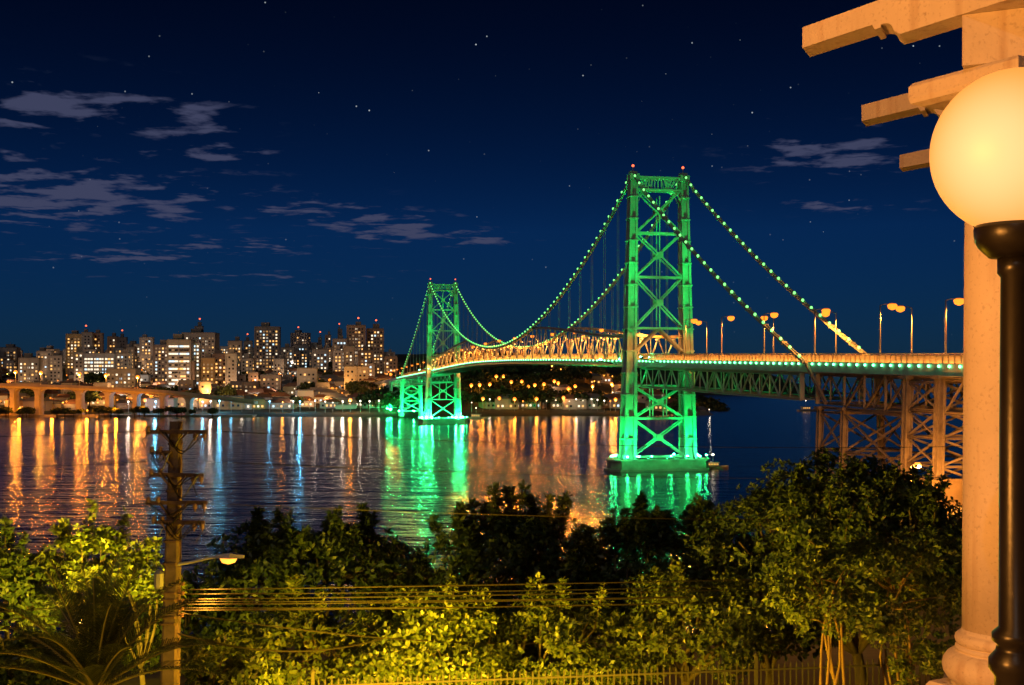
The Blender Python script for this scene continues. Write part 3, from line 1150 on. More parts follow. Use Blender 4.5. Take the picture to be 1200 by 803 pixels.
def tree(name, label, cat, base, crown, rad, seed, n_clump=46, n_ros=26, n_leaf=7, leaf=.24, m=None, group=None, trunk_r=.16, stems=1,
         flat=.75, spires=0, clump_r=.3, fork=.35):
    """base: foot of the trunk; crown: centre of the crown; rad: its half axes"""
    rng = np.random.default_rng(seed)
    base, crown = Vector(base), Vector(crown)
    t = thing(name, label, cat, tuple(base), group)
    rad = np.array(rad)
    cl = []
    while len(cl) < n_clump:
        p = rng.normal(size=3)
        p /= np.linalg.norm(p)
        if p[2] < -.55:
            continue
        r = rng.uniform(.45, 1.0) ** .6 * rng.uniform(.88, 1.1)
        cl.append(p * r)
    cl = np.array(cl)
    cw = np.array(crown) + cl * rad
    # wood
    mb = MB()
    forks, fang = [], []
    for i in range(stems):
        ang = 2 * math.pi * i / stems + rng.uniform(0, .8)
        spread = 0 if stems == 1 else rng.uniform(.3, .6)
        top = base.lerp(crown, fork) + Vector((math.cos(ang) * spread * rad[0], math.sin(ang) * spread * rad[1], rng.uniform(-.2, .4)))
        pts = bend(base + Vector((math.cos(ang), math.sin(ang), 0)) * (0 if stems == 1 else trunk_r * 1.2), top, rng, .06 if stems == 1 else .05)
        k = 1 if stems == 1 else .62
        mb.tube(pts, list(np.linspace(trunk_r * k, trunk_r * k * (.7 if stems == 1 else .4), len(pts))), 7)
        forks.append(top)
        fang.append(ang)
        for q in range(0 if stems == 1 else 4):      # slender side branches fanning up into the crown
            f = pts[2].lerp(pts[-1], q / 4)
            e = f + Vector((math.cos(ang + rng.uniform(-1.2, 1.2)) * rad[0] * .3, rng.uniform(-.3, .3), rng.uniform(.5, 1.1)))
            bp = bend(f, e, rng, .16, 4, .2)
            mb.tube(bp, list(np.linspace(trunk_r * .3, trunk_r * .12, len(bp))), 5)
    limbs = []
    for i in range(max(6, stems * 3)):
        f = forks[i % len(forks)]
        ang = 2 * math.pi * i / max(6, stems * 2) + rng.uniform(-.4, .4)
        if stems > 1:
            ang = fang[i % len(forks)] + rng.uniform(-.5, .5)
        e = crown + Vector((math.cos(ang) * rad[0] * .45, math.sin(ang) * rad[1] * .45, rng.uniform(-.25, .25) * rad[2]))
        pts = bend(f, e, rng, .12, 4, .15)
        mb.tube(pts, list(np.linspace(trunk_r * .5, trunk_r * .26, len(pts))), 6)
        limbs += pts[2:]
    for c in cw:
        c = Vector(c)
        f = min(limbs, key=lambda p: (p - c).length)
        pts = bend(f, c, rng, .14, 3, .1)
        mb.tube(pts, list(np.linspace(trunk_r * .22, trunk_r * .08, len(pts))), 5)
    # rosettes round every clump
    cs, ds = [], []
    for j, c in enumerate(cw):
        rr = clump_r * rad.mean() * rng.uniform(.7, 1.35)
        q = rng.normal(size=(n_ros, 3))
        q /= np.linalg.norm(q, axis=1, keepdims=True)
        q = q * rng.uniform(.35, 1.0, (n_ros, 1)) ** .5
        out = cl[j] / (np.linalg.norm(cl[j]) + 1e-6)
        pos = c + q * np.array([1.15, 1.15, flat]) * rr
        dd = q * .8 + out * .7 + np.array([0, 0, .35])
        dd /= np.linalg.norm(dd, axis=1, keepdims=True)
        cs.append(pos); ds.append(dd)
    # upright shoots above the crown
    for i in range(spires):
        a = rng.uniform(0, 2 * math.pi)
        q = math.sqrt(rng.uniform(0, .85))
        bx, by = crown.x + math.cos(a) * q * rad[0] * .9, crown.y + math.sin(a) * q * rad[1] * .9
        bz = crown.z + rad[2] * math.sqrt(max(0, 1 - q * q)) * .85
        h = rng.uniform(.5, 1.25) * leaf * 4.2
        lean = rng.uniform(-.25, .25, 2) + np.array([math.cos(a), math.sin(a)]) * q * .35
        tip = Vector((bx + lean[0] * h, by + lean[1] * h, bz + h))
        mb.tube([Vector((bx, by, bz - .3)), tip], [.018, .006], 4)
        n = int(10 + h * 14)
        qs = np.sort(rng.uniform(0, 1, n))[:, None]
        pos = np.array([bx, by, bz]) + (np.array(tip) - np.array([bx, by, bz])) * qs + rng.normal(size=(n, 3)) * leaf * .28 * (1.2 - qs)
        dd = rng.normal(size=(n, 3)) * .5 + np.array([0, 0, .9])
        dd /= np.linalg.norm(dd, axis=1, keepdims=True)
        cs.append(pos); ds.append(dd)
    mb.build('trunk', M_BARK if stems > 1 else M_DBARK, t, True)
    me = leaf_mesh('crown', np.concatenate(cs), np.concatenate(ds), rng, n_leaf, leaf, m or M_LEAF)
    stuff(link('crown', me, t))
    return t


# the hillside below the terrace
def gp(px, py, depth):
    p = P(px, py, depth)
    return p


def foot(px, depth, dz=-.2):
    x = (px - 600) / F * depth
    return (x, depth, float(near_h(x, depth)) + dz)


def wh(npx, depth):
    return npx / F * depth


TREES = [
    # label, trunk px, depth, crown centre px, half sizes px, options
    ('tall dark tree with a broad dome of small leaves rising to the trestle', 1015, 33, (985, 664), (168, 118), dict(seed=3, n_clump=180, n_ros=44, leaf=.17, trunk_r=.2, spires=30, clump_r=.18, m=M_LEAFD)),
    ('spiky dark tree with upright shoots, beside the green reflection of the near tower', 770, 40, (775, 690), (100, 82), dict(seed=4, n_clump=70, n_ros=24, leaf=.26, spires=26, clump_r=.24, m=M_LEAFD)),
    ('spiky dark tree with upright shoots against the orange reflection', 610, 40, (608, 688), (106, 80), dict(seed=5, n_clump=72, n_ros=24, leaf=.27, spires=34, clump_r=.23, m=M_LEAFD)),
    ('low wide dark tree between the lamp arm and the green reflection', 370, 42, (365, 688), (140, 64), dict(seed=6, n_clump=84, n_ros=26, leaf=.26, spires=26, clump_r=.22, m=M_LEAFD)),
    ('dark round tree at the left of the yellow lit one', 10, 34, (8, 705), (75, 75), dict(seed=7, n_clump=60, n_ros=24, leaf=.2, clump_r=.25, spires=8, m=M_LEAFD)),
    ('small tree lit bright yellow behind the palm', 108, 32, (108, 668), (44, 50), dict(seed=8, n_clump=26, n_ros=20, leaf=.2, clump_r=.3, spires=6, trunk_r=.1, n_leaf=6)),
    ('yellow lit lower tree touching the utility pole behind the palm', 168, 33, (160, 685), (52, 38), dict(seed=18, n_clump=26, n_ros=18, leaf=.19, clump_r=.3, spires=3, trunk_r=.1, n_leaf=6)),
    ('big leaved tree lit yellow, leaning over the fence', 520, 29, (505, 775), (105, 80), dict(seed=9, n_clump=80, n_ros=38, leaf=.17, clump_r=.24, n_leaf=7, spires=8)),
    ('big leaved tree lit yellow under the orange reflection', 650, 30, (650, 775), (95, 72), dict(seed=10, n_clump=70, n_ros=36, leaf=.17, clump_r=.24, n_leaf=7, spires=6)),
    ('half lit leafy tree behind the fence right of the yellow ones', 800, 31, (815, 745), (98, 70), dict(seed=11, n_clump=70, n_ros=36, leaf=.16, clump_r=.25, spires=6)),
    ('small dim tree with pale bark under the power lines near the pole', 340, 31, (345, 770), (85, 62), dict(seed=12, n_clump=46, n_ros=18, leaf=.22, clump_r=.26, spires=3)),
    ('leafy bush at the foot of the utility pole lit orange', 260, 25, (262, 800), (55, 45), dict(seed=13, n_clump=30, n_ros=18, leaf=.18, clump_r=.3, trunk_r=.08)),
    ('many stemmed tree with bare orange lit branches before the fence', 1020, 25.5, (1012, 703), (104, 74), dict(seed=14, n_clump=80, n_ros=26, leaf=.13, clump_r=.2, stems=4, trunk_r=.075, fork=.55)),
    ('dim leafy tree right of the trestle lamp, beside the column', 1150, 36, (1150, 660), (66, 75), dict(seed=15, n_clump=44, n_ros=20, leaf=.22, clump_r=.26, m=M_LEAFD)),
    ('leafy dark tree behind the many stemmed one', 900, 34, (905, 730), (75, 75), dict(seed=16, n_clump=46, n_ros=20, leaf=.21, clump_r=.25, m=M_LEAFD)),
    ('yellow lit shrub growing against the fence by the column plinth', 1085, 25, (1082, 785), (38, 30), dict(seed=17, n_clump=24, n_ros=14, leaf=.12, clump_r=.3, trunk_r=.05)),
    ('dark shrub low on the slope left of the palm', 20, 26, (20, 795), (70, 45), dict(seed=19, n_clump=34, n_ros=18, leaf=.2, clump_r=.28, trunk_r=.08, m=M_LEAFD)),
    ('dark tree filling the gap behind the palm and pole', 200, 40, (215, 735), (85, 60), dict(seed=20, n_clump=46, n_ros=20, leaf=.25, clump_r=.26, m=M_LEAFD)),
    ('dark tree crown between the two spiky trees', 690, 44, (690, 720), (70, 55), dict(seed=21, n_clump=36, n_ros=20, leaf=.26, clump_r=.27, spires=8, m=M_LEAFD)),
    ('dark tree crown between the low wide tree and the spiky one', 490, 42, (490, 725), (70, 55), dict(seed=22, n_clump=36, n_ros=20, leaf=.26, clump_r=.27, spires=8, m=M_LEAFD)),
]
for (lab, tx, dep, cp, hs, kw) in TREES:
    c = P(cp[0], cp[1], dep)
    rx, rz = wh(hs[0], dep), wh(hs[1], dep)
    shrub = 'shrub' in lab or 'bush' in lab
    tree('shrub' if shrub else 'broadleaf_tree', lab, 'shrub' if shrub else 'tree', foot(tx, dep), c, (rx, rx * .8, rz), **kw)

# palm
def build_palm():
    rng = np.random.default_rng(31)
    dep = 19.5
    c = P(112, 812, dep)
    base = Vector((c.x - .2, dep, float(near_h(c.x, dep)) - .2))
    t = thing('palm_tree', 'feathery palm with arching fronds in front of the utility pole', 'palm', tuple(base))
    mb = MB()
    pts = bend(base, c, rng, .03, 8)
    rr = []
    pp = []
    for i in range(len(pts) - 1):
        pp += [pts[i], pts[i].lerp(pts[i + 1], .5)]
        rr += [.19, .16]
    pp.append(pts[-1]); rr.append(.2)
    mb.tube(pp, rr, 10)
    mb.build('trunk', M_BARK, t, True)
    m = mat('palm_leaf', (0.06, 0.075, 0.02), 0.45, 0, 0, 1, 0, None, 0.3, 0.25)
    mr = mat('palm_rachis', (0.22, 0.19, 0.06), 0.5)
    n = 28
    for i in range(n):
        az = 2.399 * i + rng.uniform(-.2, .2)
        el = R(88 - 66 * (i / n) ** 1.0)
        L = rng.uniform(1.9, 2.45)
        hdir = Vector((math.cos(az), math.sin(az) * .8, 0))
        pts, p, e = [], c.copy(), el
        N = 16
        for k in range(N + 1):
            pts.append(p.copy())
            p = p + (hdir * math.cos(e) + Vector((0, 0, math.sin(e)))) * L / N
            e -= (.02 + .06 * (k / N)) * (1.0 if i > 7 else .45)
        mb = MB()
        mb.tube(pts, list(np.linspace(.03, .006, N + 1)), 4, mi=1)
        for k in range(44):
            q = .1 + .9 * k / 43
            f = q * N
            j = min(int(f), N - 1)
            o = pts[j].lerp(pts[j + 1], f - j)
            d = (pts[j + 1] - pts[j]).normalized()
            sd = d.cross(Vector((0, 0, 1))).normalized()
            upn = sd.cross(d)
            ll = .70 * math.sin(math.pi * (.12 + .85 * q)) ** .7 * rng.uniform(.85, 1.1)
            for sg in (-1, 1):
                tip = o + (d * .75 + sd * sg * .75 + upn * .25) * ll * .85 + Vector((0, 0, -.18 * ll))
                mid = o.lerp(tip, .5) + upn * .06 * ll + Vector((0, 0, .03))
                w = d * .0085
                mb.add([o - w, o + w, mid + w * 1.4, mid - w * 1.4, tip], [(0, 1, 2, 3), (3, 2, 4)])
        mb.build('frond', [m, mr], t)


build_palm()

# ------------------------------------------------------------------ street below: lamps, pole, wires, fence
M_POLE = mat('weathered_pole', (0.17, 0.12, 0.08), 0.85, 0, 0.45, 4, 0.4)
M_IRON = mat('rusty_iron', (0.16, 0.10, 0.06), 0.7, 0.3, 0.4, 8)
M_WIRE = mat('wire', (0.02, 0.017, 0.012), 0.4, 0.3)
M_CERAM = mat('insulator', (0.28, 0.17, 0.10), 0.25)
PD = 23.6
YEL = (1.0, 0.54, 0.012)
ORA = (1.0, 0.38, 0.03)


def build_pole():
    top, bot = P(206.5, 494, PD), P(195, 870, PD)
    base = Vector((bot.x - .05, PD, float(near_h(bot.x, PD)) - .3))
    t = thing('utility_pole', 'weathered leaning utility pole with five crossarms and a lit lamp arm', 'utility pole', tuple(base))
    mb = MB()
    def ring(c, w, d):
        k = .3
        return [Vector(c) + Vector((x * w / 2, y * d / 2, 0)) for x, y in ((-1, -1 + k), (-1 + k, -1), (1 - k, -1), (1, -1 + k), (1, 1 - k), (1 - k, 1), (-1 + k, 1), (-1, 1 - k))]
    mb.loft([ring(base, .42, .42), ring(base.lerp(top, .5), .33, .33), ring(top, .215, .215)])
    mb.build('shaft', M_POLE, t)
    def axis(py):
        q = (py - 494) / (870 - 494)
        return top.lerp(bot, q)
    rng = random.Random(5)
    for (py, x0, x1) in ((506, 171, 243), (531, 176, 200), (556.5, 175, 239), (589, 171, 243), (612, 178, 240)):
        a = axis(py)
        p0, p1 = P(x0, py + rng.uniform(-1, 1), PD - .16), P(x1, py + rng.uniform(-1, 1), PD - .16)
        arm = MB().bar(p0, p1, .055, .075).build('crossarm', M_IRON, t)
        L = (p1 - p0).length
        for q in ([.04, .2, .8, .95] if L > .8 else [.1, .5]):
            c = p0.lerp(p1, q)
            mb = MB()
            mb.lathe([(.02, 0), (.02, .05), (.055, .06), (.035, .085), (.055, .1), (.03, .125), (.05, .14), (.02, .17)], c + Vector((0, 0, -.05 - (.12 if q > .5 else 0))), 9)
            mb.build('insulator', M_CERAM, arm, True)
        # strap braces
        for e in ((p0, p1) if L > .8 else (p0,)):
            f = a + Vector((0, -.16, -.28))
            MB().bar(e.lerp(a, .55) + Vector((0, -.16, 0)), f, .02, .03).build('strap_brace', M_IRON, t)
        # drooping jumper wires
        for k in range(3):
            u, v = p0.lerp(p1, rng.uniform(0, .35)), p0.lerp(p1, rng.uniform(.6, 1))
            sag = rng.uniform(.12, .42)
            pts = [u.lerp(v, i / 10) + Vector((0, -.05, -sag * math.sin(math.pi * i / 10) + .03 * math.sin(i))) for i in range(11)]
            MB().tube(pts, .011, 4).build('jumper_wire', M_WIRE, t)
        for xx in (x0 + 4, x1 - 6):
            u = P(xx, py, PD - .2)
            v = u + Vector((rng.uniform(-.1, .1), 0, -rng.uniform(.2, .45)))
            pts = [u, u.lerp(v, .5) + Vector((rng.choice((-1, 1)) * .09, 0, 0)), v]
            MB().tube(pts, .012, 4).build('drop_lead', M_WIRE, t)
    for py in (520, 575, 600, 634, 660, 694, 702, 712, 722, 730):
        a = axis(py)
        q = (py - 494) / 376
        w = .215 + (.33 - .215) * q * 1.4 + .03
        MB().loft([ring(a + Vector((0, 0, -.02)), w, w), ring(a + Vector((0, 0, .02)), w, w)]).build('pole_band', M_IRON, t)
    MB().lathe([(.09, 0), (.11, .05), (.11, .3), (.06, .36)], P(187, 690, PD - .1), 10).build('junction_box', M_GALV, t)
    # lamp arm and head
    a = axis(661)
    h = P(263, 654, PD - .1)
    pts = [a + Vector((.1, -.1, 0)), a.lerp(h, .35) + Vector((0, 0, -.01)), a.lerp(h, .7) + Vector((0, 0, .03)), h + Vector((-.1, 0, .03))]
    MB().tube(pts, [.035, .03, .028, .026], 6).build('lamp_arm', M_GALV, t)
    mb = MB()
    mb.loft([[h + Vector((x, y, z)) for (y, z) in ((-.05, .0), (.05, .0), (.04, .06), (-.04, .06))] if i in (0, 2) else
             [h + Vector((x, y, z)) for (y, z) in ((-.12, .0), (.12, .0), (.09, .1), (-.09, .1))] for i, x in enumerate((-.16, .12, .38))])
    hd = mb.build('lamp_head', M_GALV, t)
    MB().lathe([(.04, -.11), (.13, -.08), (.17, .0)], h + Vector((.08, 0, -.005)), 12).build('lens', emat('pole_lamp_lens', (1, .32, .035), 2.6), hd, True)
    add_light('SPOT', 'pole_lamp', h + Vector((.08, 0, -.2)), 420, ORA, t, .08, h + Vector((.3, -.2, -4)), R(150), .8)
    # small service insulators on the near side
    for py in (683, 694, 703, 712, 720):
        a = axis(py)
        MB().lathe([(.02, -.04), (.045, -.02), (.03, 0), (.045, .02), (.02, .04)], a + Vector((.26, -.12, 0)), 8).build('insulator', M_CERAM, t)
        MB().bar(a + Vector((.1, -.1, 0)), a + Vector((.26, -.12, 0)), .025).build('bracket', M_IRON, t)
    return axis


axis = build_pole()


def wire(a, b, sag, r, label, group):
    pts = []
    for i in range(25):
        q = i / 24
        p = a.lerp(b, q)
        p.z -= sag * 4 * q * (1 - q)
        pts.append(p)
    o = MB().tube(pts, r, 5).build('power_line', M_WIRE)
    return tag(o, label, 'power line', group)


for i, (py, ex, ey, sag) in enumerate([(690, 1300, 668, .05), (695, 1300, 672, .12), (701, 1300, 676, .1), (703.5, 1300, 679, .18), (707, 1300, 683, .12),
                                       (711, 1300, 686, .2), (714, 1300, 688, .13)]):
    wire(axis(py) + Vector((.26, -.14, 0)), P(ex, ey, 38), sag, .009 if i % 2 else .012, 'bundled service wire running right from the middle of the utility pole past the trees', 'service wires right of the pole')
wire(axis(717) + Vector((.26, -.14, 0)), P(700, 752, 31), .25, .012, 'single wire that leaves the bundle and droops into the yellow lit trees', None)
wire(axis(741) + Vector((.2, -.14, 0)), P(450, 748, 27.5), .32, .016, 'low sagging cable from the pole over the dim tree', None)
for i, (py, ey) in enumerate([(700, 718), (706, 724), (712, 733), (720, 745), (728, 757)]):
    wire(axis(py) + Vector((-.2, -.14, 0)), P(-260, ey + 6, 22), .1 + .06 * i, .013, 'service wire running left from the utility pole behind the palm fronds', 'service wires left of the pole')
for (py, ey) in ((505, 509), (541, 545), (590, 593)):
    wire(P(172, py, PD - .16), P(-300, ey, 26), .1, .008, 'thin high line running left from the pole crossarms over the water', 'high lines left of the pole')
    wire(P(241, py, PD - .16), P(1500, ey - 6, 46), .5, .008, 'thin high line running right from the pole crossarms over the water', 'high lines right of the pole')

# picket fence on the edge of the street
M_FENCE = mat('fence_paint', (0.010, 0.008, 0.005), 0.9, 0.0, 0.3, 4)


def build_fence():
    a, b = P(350, 798, 25.0), P(1125, 770, 27.0)
    L = (b - a).length
    d = (b - a).normalized()
    t = thing('picket_fence', 'metal picket fence with thin upright bars along the foot of the trees', 'fence', tuple(a))
    h = 1.5
    for z in (-.12, -1.25):
        MB().bar(a + Vector((0, 0, z)), b + Vector((0, 0, z)), .035, .04).build('rail', M_FENCE, t)
    pk = MB()
    pk.loft([[(x * .013, y * .013, -h) for x, y in ((-1, -1), (1, -1), (1, 1), (-1, 1))], [(x * .013, y * .013, -.02) for x, y in ((-1, -1), (1, -1), (1, 1), (-1, 1))],
             [(x * .003, y * .003, .03) for x, y in ((-1, -1), (1, -1), (1, 1), (-1, 1))]])
    pm = pk.mesh('picket', M_FENCE)
    n = int(L / .135)
    rng = random.Random(2)
    for i in range(n + 1):
        p = a.lerp(b, i / n)
        link('picket', pm, t, Matrix.Translation(p + Vector((0, 0, rng.uniform(-.015, .02)))) @ Matrix.Rotation(rng.uniform(-.012, .012), 4, 'Y'))
    for i in range(3):
        p = a.lerp(b, (.02, .675, .985)[i])
        mb = MB()
        mb.box(p + Vector((0, .0, -h / 2 + .06)), (.07, .07, h + .2))
        mb.lathe([(.05, 0), (.06, .03), (.01, .09)], p + Vector((0, 0, .16)), 8)
        mb.build('fence_post', M_FENCE, t)
    mb = MB()
    c0, c1 = a - Vector((4, 0, h + 1.6)), b - Vector((-3, 0, h + 1.6))
    mb.bar(c0, c1, .3, 3.2)
    w = mb.build('retaining_wall', mat('street_wall', (.3, .28, .25), .9, 0, .3, 1))
    tag(w, 'low retaining wall under the picket fence', 'wall')


build_fence()
mb = MB()
mb.add([(-60, 15.5, 11.15), (60, 15.5, 11.15), (60, 23.0, 11.15), (-60, 23.0, 11.15)], [(0, 1, 2, 3)])
structure(mb.build('road', M_ASPH))

# added street lamps below the terrace, unseen, assumed from the light on the leaves
_p, _a, _h, _l = lamp_meshes(4.6, .9, .4)
LM2 = [_p.mesh('pole', M_GALV, True), _a.mesh('arm', M_GALV), _h.mesh('lamp_head', M_GALV), _l.mesh('lens', emat('added_road_lamp_lens', (1, .55, .14), 20), True)]


def added_road_lamp(x, y, power, label, colour=YEL, z=None, sc=1.0, aim=(1, 0, .12)):
    z = 11.15 if z is None else z
    o = street_lamp((x, y, z), R(90), label, 'added lamps of the road below', sc, LM2)
    q = bpy.data.lights.new('added_road_lamp', 'SPOT')
    q.spot_size, q.spot_blend = R(130), .6
    q.energy = power
    q.color = colour
    q.shadow_soft_size = .12
    l = bpy.data.objects.new('added_road_lamp', q)
    COL.objects.link(l)
    l.parent = o
    l.matrix_parent_inverse = Matrix.Identity(4)
    l.location = (1.23, 0, 4.2)
    l.rotation_euler = Vector(aim).to_track_quat('-Z', 'Y').to_euler()   # beam turned to the leaves, away from the terrace
    return o


added_road_lamp(-2.4, 20.0, 24000, 'assumed short road lamp under the yellow lit trees, on the road below', aim=(1, -.35, .15))
added_road_lamp(1.7, 20.8, 4800, 'assumed short road lamp on the road below the fence middle', aim=(1, .7, .1))
added_road_lamp(8.2, 19.6, 750, 'assumed short road lamp below the many stemmed tree', ORA)
added_road_lamp(-5.2, 18.6, 300, 'assumed short road lamp beside the foot of the utility pole')
added_road_lamp(-9.9, 27.0, 9500, 'assumed short lamp on the slope behind the palm, under the bright yellow tree', (1.0, .62, .02), 13.3, sc=.7, aim=(1, .25, .2))

added_road_lamp(-7.9, 14.2, 650, 'added short lamp on the near kerb, lighting the palm from below')  # added lamp that brightens the palm fronds from the front

#@@PART3
# ------------------------------------------------------------------ terrace: parapet, column, pergola, globe lamp
M_PLASTER = mat('painted_plaster', (0.72, 0.62, 0.52), 0.75, 0, 0.16, 1.6, 0.25)


def weather_plaster(m):
    """rain streaks, fine grain and small chips"""
    n, l = m.node_tree.nodes, m.node_tree.links
    b = n['Principled BSDF']
    src = b.inputs['Base Color'].links[0].from_socket
    tc = n.new('ShaderNodeTexCoord')
    mp = n.new('ShaderNodeMapping')
    mp.inputs['Scale'].default_value = (14, 14, 1.1)
    l.new(tc.outputs['Object'], mp.inputs[0])
    def layer(vec, scale, lo, hi, dark, src):
        no = n.new('ShaderNodeTexNoise')
        no.inputs['Scale'].default_value = scale
        no.inputs['Detail'].default_value = 6
        l.new(vec, no.inputs['Vector'])
        mr = n.new('ShaderNodeMapRange')
        mr.inputs[1].default_value, mr.inputs[2].default_value = lo, hi
        mr.inputs[3].default_value, mr.inputs[4].default_value = 1, 0
        l.new(no.outputs[0], mr.inputs[0])
        mx = n.new('ShaderNodeMixRGB')
        mx.blend_type = 'MULTIPLY'
        l.new(mr.outputs[0], mx.inputs[0])
        l.new(src, mx.inputs[1])
        mx.inputs[2].default_value = dark
        return mx.outputs[0], no.outputs[0]
    src, _ = layer(mp.outputs[0], 1.0, .30, .46, (.80, .72, .66, 1), src)
    src, _ = layer(tc.outputs['Object'], 15, .25, .31, (.45, .36, .30, 1), src)
    src, g = layer(tc.outputs['Object'], 70, .32, .42, (.82, .8, .78, 1), src)
    l.new(src, b.inputs['Base Color'])
    bp = b.inputs['Normal'].links[0].from_node
    b2 = n.new('ShaderNodeBump')
    b2.inputs['Strength'].default_value = .35
    b2.inputs['Distance'].default_value = .006
    l.new(g, b2.inputs['Height'])
    l.new(bp.outputs[0], b2.inputs['Normal'])
    l.new(b2.outputs[0], b.inputs['Normal'])


weather_plaster(M_PLASTER)
M_WALLT = mat('terrace_wall', (0.36, 0.31, 0.30), 0.85, 0, 0.3, 3, 0.4)
M_BLACK = mat('black_enamel', (0.010, 0.009, 0.008), 0.34, 0.0, 0.3, 9, 0.04, 0.28)
RD = Vector((-0.5, 0.866, 0))            # rafters run this way, out over the slope
BD = Vector((0.42, 0.907, 0)).normalized()   # the beam over the columns
CX, CY = 1.895, 4.65


def build_terrace():
    mb = MB()
    mb.add([(-14, -8, 20.4), (.9, -8, 20.4), (2.5, 4.6, 20.4), (-14, 2.6, 20.4)], [(0, 1, 2, 3)])
    structure(mb.build('terrace_floor', mat('terrace_paving', (.3, .28, .26), .85, 0, .25, 3, .3)))
    c = Vector((CX, CY, 0))
    n = Vector((BD.y, -BD.x, 0))
    # parapet wall with coping
    mb = MB()
    a, b = c - BD * 4.2, c + BD * 1.5
    mb.bar(a + Vector((0, 0, 19.90)), b + Vector((0, 0, 19.90)), .5, 1.3)
    w = mb.build('parapet_wall', M_WALLT)
    tag(w, 'low terrace parapet under the column and the globe lamp', 'wall')
    MB().bar(a + Vector((0, 0, 20.60)), b + BD * .06 + Vector((0, 0, 20.60)), .60, .11).build('coping', M_WALLT, w)
    # column
    col = thing('column', 'round plaster column with a moulded base and square plinth, lit orange', 'column', (CX, CY, 20.655))
    def square(h, z, axis=(RD, BD)):
        x, y = Vector((-RD.y, RD.x, 0)), RD
        return [Vector((CX, CY, z)) + x * sx * h + y * sy * h for sx, sy in ((-1, -1), (1, -1), (1, 1), (-1, 1))]
    mb = MB()
    mb.loft([square(.205, 20.658), square(.205, 20.82), square(.195, 20.835)])
    mb.build('plinth', M_PLASTER, col)
    mb = MB()
    prof = [(.2, 20.836)]
    for i in range(9):
        a_ = -math.pi / 2 + math.pi * i / 8
        prof.append((.172 + .058 * math.cos(a_), 20.905 + .062 * math.sin(a_)))
    prof += [(.183, 20.97), (.18, 20.985)]
    for i in range(7):
        a_ = -math.pi / 2 + math.pi * i / 6
        prof.append((.163 + .02 * math.cos(a_), 21.01 + .024 * math.sin(a_)))
    prof += [(.16, 21.04), (.157, 21.05)]
    mb.lathe(prof, (CX, CY, 0), 48)
    mb.build('base_moulding', M_PLASTER, col, True)
    mb = MB()
    mb.lathe([(.157, 21.05)] + [(.157 - .012 * q, 21.05 + 1.90 * q) for q in (.25, .5, .75, 1)], (CX, CY, 0), 48)
    mb.build('shaft', M_PLASTER, col, True)
    mb = MB()
    mb.lathe([(.145, 22.95), (.165, 22.96), (.172, 22.975), (.165, 22.99), (.15, 22.995), (.16, 23.03), (.2, 23.06), (.21, 23.075)], (CX, CY, 0), 40)
    cp = mb.build('capital', M_PLASTER, col, True)
    mb = MB()
    mb.loft([square(.215, 23.076), square(.245, 23.09), square(.25, 23.11), square(.25, 23.155), square(.238, 23.17)])
    mb.build('abacus', M_PLASTER, cp)
    # pergola
    pg = thing('pergola', 'plaster pergola beam with stepped rafter ends reaching out over the slope', 'pergola', (CX, CY, 23.17))
    mb = MB()
    s0 = Vector((1.676, 4.50, 0)) - BD * .02
    e0 = s0 + BD * 6.0
    wn_ = n * .42
    mb.loft([[s0 + Vector((0, 0, 23.172)), s0 + wn_ + Vector((0, 0, 23.172)), s0 + wn_ + Vector((0, 0, 23.36)), s0 + Vector((0, 0, 23.36))],
             [e0 + Vector((0, 0, 23.172)), e0 + wn_ + Vector((0, 0, 23.172)), e0 + wn_ + Vector((0, 0, 23.36)), e0 + Vector((0, 0, 23.36))]])
    mb.build('beam', M_PLASTER, pg)
    # rafter profile: (distance from the tip, height)
    prof = [(0, 0), (1.75, 0), (1.75, -.163), (.54, -.163), (.52, -.150)]
    prof += [(.52 - .012, -.138), (.497, -.118), (.482, -.106), (.46, -.101), (.44, -.101), (.44, -.112), (.41, -.112), (.395, -.09), (0, -.088)]
    for k in range(3):
        z0 = 5.2 + k * 1.46
        tip = Vector((1.248 + .463 * 1.46 * k, z0, 23.525))
        wv = BD * .165
        rings = [[tip - RD * u + Vector((0, 0, v)) for u, v in prof], [tip - RD * u + wv + Vector((0, 0, v)) for u, v in prof]]
        MB().loft(rings).build('rafter', M_PLASTER, pg)
    # globe lamp
    gx, gy, gz_ = 1.275, 3.06, 22.582
    lp = thing('globe_lamp', 'black lamp post with a large glowing milk glass globe before the column', 'lamp', (gx, gy, 20.655))
    mb = MB()
    r = .208
    prof = []
    for i in range(29):
        a_ = -math.pi / 2 * .93 + (math.pi / 2 * 1.93) * i / 28
        prof.append((max(r * math.cos(a_), .002), r * math.sin(a_)))
    mb.lathe(prof, (gx, gy, gz_), 64)
    gm = bpy.data.materials.new('milk_glass')
    gm.use_nodes = True
    nn, ll = gm.node_tree.nodes, gm.node_tree.links
    bs = nn['Principled BSDF']
    bs.inputs['Base Color'].default_value = (.12, .08, .05, 1)
    bs.inputs['Roughness'].default_value = .5
    tc = nn.new('ShaderNodeTexCoord')
    # hot centre painted into the emission colour, on the globe's viewer side
    vm = nn.new('ShaderNodeVectorMath'); vm.operation = 'DISTANCE'
    ll.new(tc.outputs['Object'], vm.inputs[0])
    vm.inputs[1].default_value = (gx - .13, gy - .17, gz_ - .03)
    mr = nn.new('ShaderNodeMapRange')
    mr.interpolation_type = 'SMOOTHSTEP'
    mr.inputs[1].default_value = .03
    mr.inputs[2].default_value = .26
    mr.inputs[3].default_value = 1
    mr.inputs[4].default_value = 0
    ll.new(vm.outputs['Value'], mr.inputs[0])
    mx = nn.new('ShaderNodeMixRGB')
    mx.inputs[1].default_value = (1.1, .40, .07, 1)
    mx.inputs[2].default_value = (1.1, .70, .29, 1)
    ll.new(mr.outputs[0], mx.inputs[0])
